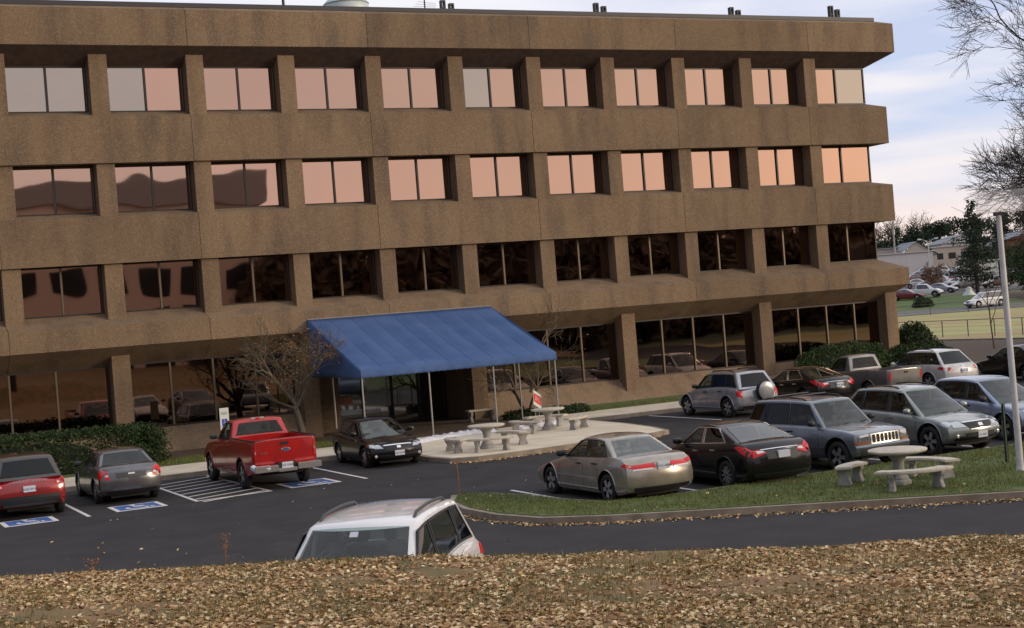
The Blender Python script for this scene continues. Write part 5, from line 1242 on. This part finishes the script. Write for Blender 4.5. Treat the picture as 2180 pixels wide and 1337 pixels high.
# twigs of a tree on the bank hanging in at the top
t = thing('overhanging_tree', 'bare tree beside the bank whose drooping twigs hang into the top right corner', 'tree', (*S2W(13.5, 8.2), 1.9))
b = MB(); b.tube([(0, 0, -.3), (.1, 0, 3), (0, .1, 6.5)], [.24, .2, .12], 12); b.build('trunk', M['barkd'], t, smooth=60)
b = MB(); ro = random.Random(12); o_ = Vector((*S2W(13.5, 8.2), 1.9))
def W(s, l, z): return Vector((*S2W(s, l), z))-o_
tp = []
for s, l, z0, le, dr in [(14.5, 4.95, 8.0, 1.0, -.62), (14.6, 5.3, 8.1, 1.2, -.30), (14.8, 4.5, 8.05, .8, -.30), (14.4, 5.9, 8.0, .9, -.25), (15, 5.6, 7.9, .8, -.75)]:
    e = W(s, l, z0); b.tube([Vector((0, .1, 5.5)), (Vector((0, .1, 6.8))+e)/2, e], [.05, .025, .009], 5)
    d = (W(s, l-1, z0)-W(s, l, z0)).normalized()+Vector((0, 0, dr))
    grow(b, e, d, le*.42, .007, 2, ro, dict(taper=.6, wob=.12, up=-.03, kids=2, kids_end=3, a0=.25, a1=.6, len=(.6, .85), rmin=.0022), tp)
b.build('crown', M['barkd'], t)

# ================================================================== leaf covered bank in the foreground
BK = thing
def bank_z(s, l):
    zc = 2.34-.0405*l
    if s <= 13: z = zc+(13-s)*.045
    else: z = float(np.interp(s, [13, 13.4, 14.7, 15.0, 20.0, 24.6], [zc, zc-.16, .70, .60, .60, -.05]))
    if s < -14: z -= (-14-s)*.4
    k = 1 if s < 14.5 else 0
    z += k*(.04*noise.noise(Vector((s*.5, l*.5, 3)))+.025*noise.noise(Vector((s*1.7, l*1.7, 5))))
    return z
sg_ = [-24, -20, -16, -12, -8, -4, 0, 3, 5, 7]+[8+.2*i for i in range(36)]+[15.0, 16, 18, 20, 22.5, 24.7]
lg = [-60, -40, -25, -16, -12]+[-9+.25*i for i in range(73)]+[12, 16, 25, 40, 60]
b = MB(); b.add([(*S2W(s, l), bank_z(s, l)) for s in sg_ for l in lg], [(i*len(lg)+j, i*len(lg)+j+1, (i+1)*len(lg)+j+1, (i+1)*len(lg)+j) for i in range(len(sg_)-1) for j in range(len(lg)-1)])
struct(b.build('grass_bank', M['bank'], smooth=60, recalc=True))
def scatter_leaves(name, label, n, place, size, m_, seed, tilt=.35):
    r_ = random.Random(seed); vs = []; fs = []
    for _ in range(n):
        x, y, z = place(r_); s = size*r_.uniform(.5, 1.35); a = r_.uniform(0, 6.28)
        nz = Vector((r_.gauss(0, tilt), r_.gauss(0, tilt), 1)).normalized(); t1 = nz.orthogonal().normalized(); t1 = Matrix.Rotation(a, 3, nz) @ t1; t2 = nz.cross(t1)
        p = Vector((x, y, z+s*.25)); c = r_.uniform(-.1, .5)*s; w_ = r_.uniform(.45, .75)*s; o = len(vs)
        vs += [tuple(p-t1*s), tuple(p+t1*s), tuple(p+t2*w_-t1*s*.25+nz*c), tuple(p+t2*w_*.8+t1*s*.45+nz*c), tuple(p-t2*w_-t1*s*.25+nz*c), tuple(p-t2*w_*.8+t1*s*.45+nz*c)]
        fs += [(o, o+1, o+3, o+2), (o, o+4, o+5, o+1)]
    me = bpy.data.meshes.new(name); me.from_pydata(vs, [], fs); me.materials.append(m_); o = bpy.data.objects.new(name, me); col.objects.link(o)
    return tag(o, kind='stuff')
def scatter_blades(name, n, place, h, m_, seed, wd=.006):
    r_ = random.Random(seed); vs = []; fs = []
    for _ in range(n):
        x, y, z = place(r_); a = r_.uniform(0, 6.28); hh = h*r_.uniform(.5, 1.4); lx, ly = r_.gauss(0, .35)*hh, r_.gauss(0, .35)*hh; dx, dy = math.cos(a)*wd, math.sin(a)*wd
        o = len(vs); vs += [(x-dx, y-dy, z-.01), (x+dx, y+dy, z-.01), (x+lx, y+ly, z+hh)]; fs.append((o, o+1, o+2))
    me = bpy.data.meshes.new(name); me.from_pydata(vs, [], fs); me.materials.append(m_); o = bpy.data.objects.new(name, me); col.objects.link(o)
    return tag(o, kind='stuff')
def bp(r_):
    while True:
        s = r_.uniform(8.6, 13.6); l = r_.uniform(-1, 1)*(s*.37+.5)
        d = noise.noise(Vector((s*.9, l*.7, 1)))+.5*noise.noise(Vector((s*2.6, l*2.2, 7)))
        if d > r_.uniform(-.6, .45): break
    return (*S2W(s, l), bank_z(s, l))
scatter_leaves('fallen_leaves', '', 36000, bp, .022, M['fleaf'], 5)
def bp2(r_):
    while True:
        s = r_.uniform(8.6, 13.5); l = r_.uniform(-1, 1)*(s*.37+.5)
        if noise.noise(Vector((s*.8+5, l*.6, 11)))+.4*noise.noise(Vector((s*2.5, l*2, 17))) > r_.uniform(-.5, .45): break
    return (*S2W(s, l), bank_z(s, l))
scatter_blades('bank_grass', 28000, bp2, .042, M['bladeb'], 6, .004)
# taller weeds at the crest
for i, (s, l, h, lb) in enumerate([(13.15, -2.72, .34, 'reddish dry weed standing at the crest of the bank in front of the bays'), (13.1, -3.9, .15, 'short dry weed on the crest of the bank at far left')]):
    b = MB(); r_ = random.Random(40+i); p0 = Vector((0, 0, -.03)); b.tube([p0, Vector((.02, 0, h*.55)), Vector((.035, 0, h))], [.005, .004, .002], 5)
    t_ = thing('weed', lb, 'weed', (*S2W(s, l), bank_z(s, l)), 0); b.build('stem', M['rust'], t_)
    b = MB(); leaf_cloud(b, [(r_.gauss(.02, .03), r_.gauss(0, .03), r_.uniform(.05, 1)*h) for _ in range(60)], .014, r_); b.build('leaves', M['dleaf'], t_)
# grass on the island
from mathutils.geometry import intersect_point_tri_2d
def inpoly(x, y, P_):
    c = False; n = len(P_); j = n-1
    for i in range(n):
        xi, yi = P_[i]; xj, yj = P_[j]
        if (yi > y) != (yj > y) and x < (xj-xi)*(y-yi)/(yj-yi)+xi: c = not c
        j = i
    return c
def ip(r_):
    while True:
        x, y = r_.uniform(2.8, 19), r_.uniform(-38.5, -22)
        if inpoly(x, y, isl_in) and noise.noise(Vector((x*.8, y*.8, 2)))+.5*noise.noise(Vector((x*3, y*3, 2))) > r_.uniform(-.9, .3): return (x, y, .165)
scatter_blades('island_grass', 60000, ip, .05, M['blade'], 8, .007)
scatter_leaves('scattered_leaves', '', 260, ip, .035, M['fleaf'], 9)
def gp(r_):
    x = r_.uniform(-.5, 6.9) if r_.random() < .5 else r_.uniform(18.7, 40)
    return (x, r_.uniform(-4.9, -2.7) if x < 10 else r_.uniform(-2.3, -.7), .19)
scatter_blades('wall_grass', 16000, gp, .06, M['blade'], 10, .009)
def along(path, wd, z):
    seg = [(Vector(path[i]), Vector(path[i+1])) for i in range(len(path)-1)]; ln = [(b_-a).length for a, b_ in seg]; T_ = sum(ln)
    def f(r_):
        u = r_.uniform(0, T_)
        for (a, b_), q in zip(seg, ln):
            if u <= q: break
            u -= q
        d = (b_-a).normalized(); n = Vector((d.y, -d.x)); p = a+d*u+n*abs(r_.gauss(.04, wd)); return (p.x, p.y, z)
    return f
kl = [(2.70, -24.8), (2.75, -26.3), (3.15, -27.7), (4.25, -28.75), (6.3, -30.15), (11.05, -33.35), (20, -39.3)]
f1 = along(kl, .16, .012)
scatter_leaves('kerb_leaves', '', 2300, lambda r_: (lambda p: (p[0], p[1], p[2]))(along([q for q in kl], .16, .012)(r_)), .032, M['fleaf'], 12)
scatter_leaves('kerb_leaves', '', 1500, along([(7.15, -13.95), (7.9, -14.4), (9.6, -14.35), (12.2, -14.05), (14.6, -13.8)], .12, .012), .035, M['fleaf'], 13)
def lotleaf(r_): return (r_.uniform(-6, 20), r_.uniform(-32, -15), .012)
scatter_leaves('scattered_leaves', '', 160, lotleaf, .035, M['fleaf'], 14)
# narrow seam of pale sealant cracks on the drive
b = MB()
for (x0, y0, x1, y1) in [(10.6, -35.0, 11.0, -36.4), (11.0, -36.4, 10.7, -37.2), (9.9, -34.9, 10.6, -35.0)]:
    d = Vector((x1-x0, y1-y0)).normalized(); n = Vector((-d.y, d.x))*.02
    b.prism([(x0+n.x, y0+n.y), (x1+n.x, y1+n.y), (x1-n.x, y1-n.y), (x0-n.x, y0-n.y)], .007, .011)
struct(b.build('road_crack', M['asph2']))

# ================================================================== far side of the field
def farp(s, l, dz=0): return (*S2W(s, l), far_z(s)+dz)
def fence(pts, label, h=1.25, sp=2.6, z=0):
    t = thing('chain_link_fence', label, 'fence', (0, 0, z))
    for (a, b_) in zip(pts, pts[1:]):
        a, b_ = Vector(a), Vector(b_); n = max(1, int((b_-a).length/sp))
        for k in range(n+1):
            p = a+(b_-a)*k/n; MB().tube([(p.x, p.y, -.05), (p.x, p.y, h)], .04, 6).build('fence_post', M['greenp'], t)
        MB().tube([(a.x, a.y, h-.02), (b_.x, b_.y, h-.02)], .025, 5).build('top_rail', M['clad'], t)
        m_ = MB(); Ln = (b_-a).length; d = (b_-a).normalized(); k = 0
        for zz in (.15, .45, .75, 1.0): m_.tube([(a.x, a.y, zz), (b_.x, b_.y, zz)], .006, 3)
        m_.build('fence_wire', M['clad'], t)
fence([(66.2, 3), (66.2, 40)], 'low chain link fence crossing the dry field nearer the parking lot')
fence([S2W(164.5, 38), S2W(164.5, 80)], 'low chain link fence along the far side of the dry field by the road', sp=4, z=.3)
def fc(kind, nm, c_, s, l, hd, label, cat='car', name='parked_car', **k):
    sp_ = spec(kind, paint=pm(nm, c_, .3, .3), group='cars in the far parking lot', **k)
    car(name, label, cat, farp(s, l, .06), hd, sp_, far=True)
van = dict(L=5.1, W=1.98, H=1.78, wb=3.03, fo=.98, gb=(-2.55, 1.45), gt=(-2.3, .35), top=[(0, .98), (.03, 1.06), (.5, 1.04), (.7, 1.02), (.82, .95), (.93, .85), (1, .72)], wins=[(-2.3, -1.2, -1.2, -2.15), (-1.1, -.05, -.05, -1.1), (.05, 1.0, .35, .05)], head=[(.5, .72), (.9, .74), (.9, .86), (.6, .84)], grille=[(-.4, .62), (.4, .62), (.45, .76), (-.45, .76)])
fc('suv', 'white', (.72, .72, .72), 172, 54.9, 172, 'white minivan on the road beyond the field', 'minivan', 'minivan', **van)
quad = dict(L=5.6, W=1.95, H=1.85, wb=3.4, top=[(0, 1.2), (.4, 1.2), (.5, 1.15), (.7, 1.15), (.93, 1.08), (1, .9)], gb=(-.9, 1.35), gt=(-.75, .6), bed=(-2.6, -1.0, .8), wins=[(-.65, .15, .15, -.6), (.25, 1.0, .6, .25)], head=[(.6, .78), (.92, .78), (.92, .95), (.6, .95)])
fc('pickup', 'white', 0, 198, 55.1, -55, 'white pickup with crew cab on the edge of the far lawn', 'pickup truck', 'pickup_truck', **quad)
fc('sedan', 'darkred', (.22, .02, .02), 196, 52.4, -50, 'dark red car nose out beside the building corner in front of the far white pickup')
fc('sedan', 'silver', 0, 207, 60.2, -55, 'silver saloon behind the reddish bare tree in the far lot')
fc('suv', 'darkgrey', 0, 212, 64.8, 160, 'dark grey off-roader in the front row of the far lot')
fc('suv', 'darkred', 0, 236, 72.0, -40, 'maroon off-roader in the middle of the far lot')
fc('suv', 'bluegrey', 0, 232, 74.0, 150, 'blue grey off-roader left of the white box trailer')
fc('sedan', 'white', 0, 236, 69.0, -50, 'white saloon in the second row of the far lot')
fc('suv', 'darkred', 0, 246, 67.0, 150, 'dark maroon off-roader at the left end of the far lot by the building corner')
fc('sedan', 'pearl', (.62, .62, .61), 230, 63.4, -40, 'pearl white saloon behind the far white pickup')
fc('suv', 'white', 0, 282, 82.8, -40, 'white off-roader in the back row left of the far lot')
fc('sedan', 'white', 0, 282, 86.5, -30, 'white saloon in the back row centre of the far lot')
fc('suv', 'silver', 0, 284, 90.2, 150, 'silver off-roader at the right of the back row')
fc('sedan', 'silver', 0, 262, 79.4, -35, 'silver saloon just in front of the back row')
fc('sedan', 'bluegrey', 0, 258, 75.6, -35, 'blue grey saloon left in the third row')
fc('suv', 'brown', (.09, .04, .03), 212, 69.6, 165, 'brown off-roader beside the white box trailer')
fc('sedan', 'pearl', 0, 258, 83.2, -35, 'pale saloon in the third row beside the dark off-roader')
fc('sedan', 'darkgrey', 0, 270, 81.6, -35, 'dark grey saloon between the back rows')
for q_, (kd, nm, s, l, hd, lb) in enumerate([('sedan', 'white', 222, 67.2, -40, 'white saloon behind the front row of the far lot'), ('suv', 'silver', 224, 70.4, -35, 'silver off-roader behind the dark grey one in the far lot'), ('sedan', 'darkgrey', 246, 71.2, -35, 'dark grey saloon in the middle of the far lot'),
    ('sedan', 'white', 247, 76.6, -35, 'white saloon left of the trailer in the far lot'), ('suv', 'pearl', 268, 77.5, -35, 'pearl off-roader toward the back of the far lot'), ('sedan', 'darkred', 270, 85.0, -35, 'dark red saloon near the back row'), ('suv', 'bluegrey', 283, 79.0, 150, 'blue grey off-roader at the left end of the back row'), ('sedan', 'silver', 226, 64.6, -40, 'silver saloon behind the reddish tree crown')]):
    fc(kd, nm, 0, s, l, hd, lb)
def fbox(name, label, cat, s0, s1, l0, l1, h, wall_, roof_m, gable=0, dz=0, strips=0, base_z=None):
    """shed: walls + roof; ridge runs across"""
    t = thing(name, label, cat, (0, 0, 0)); z0 = (far_z((s0+s1)/2) if base_z is None else base_z)-.8; z1 = z0+.8+h
    q = [S2W(s0, l0), S2W(s0, l1), S2W(s1, l1), S2W(s1, l0)]
    MB().prism(q, z0, z1).build('wall', wall_, t)
    b = MB(); e = .35
    Q = [S2W(s0-e, l0-e), S2W(s0-e, l1+e), S2W(s1+e, l1+e), S2W(s1+e, l0-e)]
    if gable:
        r0 = S2W(s0-e, (l0+l1)/2); r1 = S2W(s1+e, (l0+l1)/2)
        b.add([(*Q[0], z1), (*Q[1], z1), (*Q[2], z1), (*Q[3], z1), (*r0, z1+gable), (*r1, z1+gable)], [(0, 4, 5, 3), (1, 2, 5, 4), (0, 3, 2, 1)])
        b.build('roof', roof_m, t, recalc=False); b = MB(); b.add([(*S2W(s0, l0), z1), (*S2W(s0, l1), z1), (*S2W(s0, (l0+l1)/2), z1+gable*.95)], [(0, 1, 2)]); b.build('gable', wall_, t)
    else: b.prism(Q, z1, z1+.18).build('roof', roof_m, t)
    for k in range(strips):
        l = l0+(l1-l0)*(k+.5)/strips; w_ = (l1-l0)/strips*.28; h0 = z0+.8+h*.4
        MB().prism([S2W(s0-.06, l-w_), S2W(s0-.06, l+w_), S2W(s0+.02, l+w_), S2W(s0+.02, l-w_)], h0, h0+h*.3).build('window', M['dark'], t)
    return t
fbox('warehouse', 'long low white ribbed metal building behind the far parking lot', 'warehouse', 300, 330, 55, 86, 4.2, M['bldw'], M['bldw'])
fbox('grey_shed', 'pale grey roofed shed behind the white metal building', 'shed', 345, 365, 76, 91, 5.4, M['tan'], M['roofg'], gable=0)
fbox('gabled_house', 'small tan gabled house beside the pale grey shed', 'house', 342, 356, 90, 99, 3.4, M['tan'], M['roofg'], gable=3.3, strips=2)
fbox('pale_building', 'low cream building between the gabled house and the tall conifer', 'building', 352, 370, 101, 110, 4.8, M['tan'], M['bldw'], strips=3)
fbox('blue_house', 'pale blue grey house half hidden by the conifer', 'house', 376, 392, 110, 123, 5.6, M['bldw'], M['roofg'], gable=2.2, strips=4)
fbox('brick_house', 'brown brick house with grey roof at the right edge of the distance', 'house', 370, 390, 124, 142, 5.2, M['brick'], M['roofg'], gable=2.5, strips=4)
t = fbox('box_trailer', 'tall white box trailer parked at the right of the far lot', 'trailer', 236, 243, 74.6, 77.9, 3.6, M['signw'], M['signw'], base_z=far_z(236)-.3)
t = thing('street_light', 'twin armed white street light above the far parking lot', 'street light', farp(288, 81.8))
MB().tube([(0, 0, 0), (0, 0, 6.4)], [.16, .10], 8).build('pole', M['signw'], t)
for sg in (-1, 1):
    MB().tube([(0, 0, 6.3), (sg*.9*.898, -sg*.9*.44, 7.0), (sg*1.5*.898, -sg*1.5*.44, 7.1)], .06, 5).build('arm', M['signw'], t)
    MB().tube([(sg*1.3*.898, -sg*1.3*.44, 7.08), (sg*2.0*.898, -sg*2.0*.44, 7.12)], .16, 6).build('lamp', M['signw'], t)
t = thing('utility_pole', 'grey utility pole with cross arms and transformer beside the building corner', 'utility pole', farp(320, 83.6))
MB().tube([(0, 0, 0), (0, 0, 11.6)], [.22, .15], 8).build('pole', M['steel'], t)
for zz in (10.2, 11.0): MB().tube([(-1.5*.898, 1.5*.44, zz), (1.5*.898, -1.5*.44, zz)], .09, 4).build('cross_arm', M['steel'], t)
MB().lathe([(.3, 8.6), (.3, 9.8)], 10).build('transformer', M['steel'], t)
for (a, b_, lb) in [((305, 74, 11.4), (305, 112, 14.6), 'upper thin power line sagging across the far trees'), ((255, 70, 6.1), (255, 96, 7.1), 'lower thin power line above the far parking lot')]:
    pts = []
    for k in range(15):
        f = k/14; pts.append((*S2W(a[0], a[1]+(b_[1]-a[1])*f), a[2]+(b_[2]-a[2])*f-1.2*4*f*(1-f)*.5))
    tag(MB().tube(pts, .035, 4).build('power_line', M['clad']), lb, 'power line')
# conifers and background trees
def conifer(loc, h, rw, seed, label, tiers=24, group=None, m_='needle', lean=.0):
    r_ = random.Random(seed); t = thing('conifer', label, 'tree', loc, 0, group)
    MB().tube([(0, 0, 0), (lean*.5, 0, h*.5), (lean, 0, h)], [h*.022, h*.014, .03], 8).build('trunk', M['barkd'], t)
    br = MB(); lv = MB()
    for k in range(tiers):
        f = (k+.5)/tiers; z = h*(.12+.86*f); ext = rw*(1-f)**.75*r_.uniform(.55, 1.15)+.25
        for _ in range(r_.randint(3, 5)):
            a = r_.uniform(0, 6.28); e = ext*r_.uniform(.6, 1.15); n = 5; pts = []
            for q in range(n+1):
                u = q/n; pts.append(Vector((math.cos(a)*e*u+lean*f, math.sin(a)*e*u, z+e*(.12*u-.05*u*u)+r_.gauss(0, .05))))
            br.tube(pts, [.05*(1-u/6)*h/12 for u in range(n+1)], 4)
            pp = []
            for _ in range(int(26*e/rw*2)+8):
                u = r_.uniform(.25, 1.05)*(n-1); i = min(int(u), n-1); p = pts[i]*(1-(u-i))+pts[i+1]*(u-i) if i < n else pts[n]
                sp_ = .13*e+.08; pp.append((p.x+r_.gauss(0, sp_), p.y+r_.gauss(0, sp_), p.z+r_.gauss(.05, .12)))
            leaf_cloud(lv, pp, .22*h/12, r_, .3)
    br.build('branch', M['barkd'], t); lv.build('foliage', M[m_], t); return t
conifer(farp(200, 63.0), 12.6, 5.4, 21, 'tall open conifer rising above the far parking lot', 26)
conifer(farp(286, 90.5), 11.5, 4.2, 22, 'shorter conifer with flat tufts left of the tall one', 18)
conifer(farp(240, 79.5), 9.0, 4.4, 23, 'dark conifer right of the box trailer', 18)
def round_tree(loc, h, r0, seed, label, cat='tree', m_='needle', n=1500, group=None, name='leafy_tree', lsz=.3, base=.35):
    r_ = random.Random(seed); t = thing(name, label, cat, loc, 0, group); pts = []; br = MB(); cl_ = []
    for _ in range(11):
        a, q = r_.uniform(0, 6.28), r_.uniform(0, 1)**.6; cl_.append((Vector((math.cos(a)*r0*.72*q, math.sin(a)*r0*.72*q, h*r_.uniform(base+.12, .88))), r0*r_.uniform(.32, .55)))
    cl_.append((Vector((0, 0, h*.9)), r0*.4))
    for c_, rr_ in cl_:
        br.tube([Vector((0, 0, h*.18)), Vector((c_.x*.4, c_.y*.4, h*.4)), c_], [.16*h/12, .1*h/12, .03], 5)
        for _ in range(n//12):
            d = Vector((r_.gauss(0, 1), r_.gauss(0, 1), r_.gauss(0, 1))).normalized()*rr_*r_.uniform(.3, 1.08); d.z *= .75; pts.append(c_+d)
    MB().tube([(0, 0, 0), (0, 0, h*.5)], [h*.022, h*.015], 8).build('trunk', M['barkd'], t); br.build('branch', M['barkd'], t)
    lv = MB(); leaf_cloud(lv, pts, lsz, r_); lv.build('crown', M[m_], t); return t
rt = random.Random(77)
TG = 'dark trees along the horizon'
for i, (s, l, h, r0) in enumerate([(420, 103, 9, 5), (420, 110, 11, 6), (425, 116.5, 12, 5.5), (415, 121, 12.5, 5), (420, 127, 13, 5), (410, 130.5, 12, 5), (400, 134, 13.5, 5.5), (390, 138, 13, 5.5), (395, 146, 14, 6), (360, 142, 14, 6), (425, 97, 10, 5)]):
    round_tree(farp(s, l), h, r0, 100+i, ['dark round treetop in the far tree line', 'dark green tree standing in the tree line on the horizon'][i % 2]+', '+['at its left end', 'second from the left', 'third from the left', 'near its middle', 'at its middle', 'right of the middle', 'left of the conifer top', 'behind the tall conifer', 'right of the lamp pole', 'farthest right', 'hidden by the building corner'][i], group=TG, n=1700, lsz=.42)
for i, (s, l) in enumerate([(430, 104), (432, 112.5), (431, 119)]):
    bare_tree('bare_tree', ['pale bare tree over the tree line near the building', 'pale bare tree over the tree line beyond the first', 'pale bare tree over the middle of the tree line'][i], farp(s, l), [((0, 0, 1), 6.5, .3), ((.3, 0, 1), 6.0, .2)], 3, 60+i, M['redtw'], dict(rmin=.05, bl=.65, kids=3, kids_end=4), group='pale bare trees on the horizon')
for i, (s, l, h, r0) in enumerate([(300, 94, 3.8, 4), (300, 100, 4.4, 4.5), (296, 106, 4.5, 5), (290, 110, 5, 5), (250, 88, 5, 4)]):
    round_tree(farp(s, l), h, r0, 200+i, 'dark rounded evergreen behind the far lot, '+['leftmost of its row', 'second of its row', 'third of its row', 'fourth of its row', 'beside the box trailer'][i], group='evergreens behind the far lot', m_='hedge', name='evergreen_bush', n=1500, lsz=.3, base=.05)
for i, (s, l, h, r0) in enumerate([(180, 64.2, 7.8, 3.2), (186, 68, 8.5, 3.6), (205, 71.5, 6.5, 3.4)]):
    round_tree(farp(s, l), h, r0, 300+i, 'dark evergreen at the right edge beyond the field, '+['nearest the white minivan', 'at the very edge', 'behind the brown off-roader'][i], group='dark evergreens beyond the field', m_='hedge', name='evergreen_tree', n=3200, lsz=.22, base=.02)
bare_tree('ornamental_tree', 'reddish low bare tree in front of the silver far saloon', farp(222, 63.3), [((-.4, 0, 1), 1.3, .11), ((.4, .2, 1), 1.3, .11), ((0, -.2, 1), 1.5, .11)], 4, 91, M['redtw'], dict(rmin=.025, bl=.75, up=-.01, kids_end=5, a0=.5, a1=1.1))
hedge('bush', 'low dark bush on the lawn before the dark red far car', 'bush', *farp(180, 50.0), 3.0, 2.0, 1.2, 900, .14, M['hedge'], 31, box=.8)
t = thing('covered_shrub', 'small white covered object on the lawn behind the minivan', 'cover', farp(196, 60.6, .05))
MB().lathe([(.9, 0), (.85, .12), (.45, .5), (.42, .8), (.25, 1.05), (.02, 1.15)], 14).build('cover', M['signw'], t, smooth=50)

# ================================================================== across the railway, seen mirrored in the windows
t = thing('brown_office', 'brown office block across the railway mirrored in the left windows', 'building', (0, 0, 0))
MB().box((6, -100, 0), (31, -82, 16.9)).build('wall', mat('brown_wall', (.75, .55, .45), .8), t)
MB().box((5.4, -100.4, 16.9), (31.6, -81.4, 19.3)).build('parapet', mat('dark_parapet', (.32, .26, .24), .8), t)
for k in range(6):
    for z in (1.2, 5, 8.8, 12.6): MB().box((7.2+k*4, -81.98, z), (9.8+k*4, -81.9, z+2.1)).build('window', M['dark'], t)
for i in range(27):
    x = 33+i*4.1+rt.uniform(-.6, .6); y = -82+(i % 2)*6+rt.uniform(-1, 1)
    round_tree((x, y, 0), rt.uniform(11.6, 13.6), rt.uniform(4.6, 5.4), 400+i, 'dark tree across the railway, mirrored in the windows', group='trees across the railway', n=1700, lsz=.75, base=-.05, m_='farleaf')
for i in range(4):
    round_tree((-34+i*9, -84-i, 0), 10+i, 5, 450+i, 'dark tree across the railway at the left, mirrored in the windows', group='trees across the railway at the left', n=1000, lsz=.7, base=0, m_='farleaf')

b = MB(); vs = []; nn = 60  # unseen ridge added to darken the gaps between trees in the window reflections
for i in range(nn+1):
    x = 24+i*3.4; h = 11.2+1.6*noise.noise(Vector((x*.09, 0, 4)))+.8*noise.noise(Vector((x*.5, 1, 4)))
    vs += [(x, -91, -.1), (x, -93, h*.8), (x, -96, h), (x, -110, h*.7), (x, -125, -.1)]
b.add(vs, [(i*5+j, i*5+j+1, (i+1)*5+j+1, (i+1)*5+j) for i in range(nn) for j in range(4)])
struct(b.build('filler_ridge', mat('filler_ridge_dark', (.09, .065, .05), .95, noise_=(.6, (.15, .105, .075), .4, .6)), recalc=True))
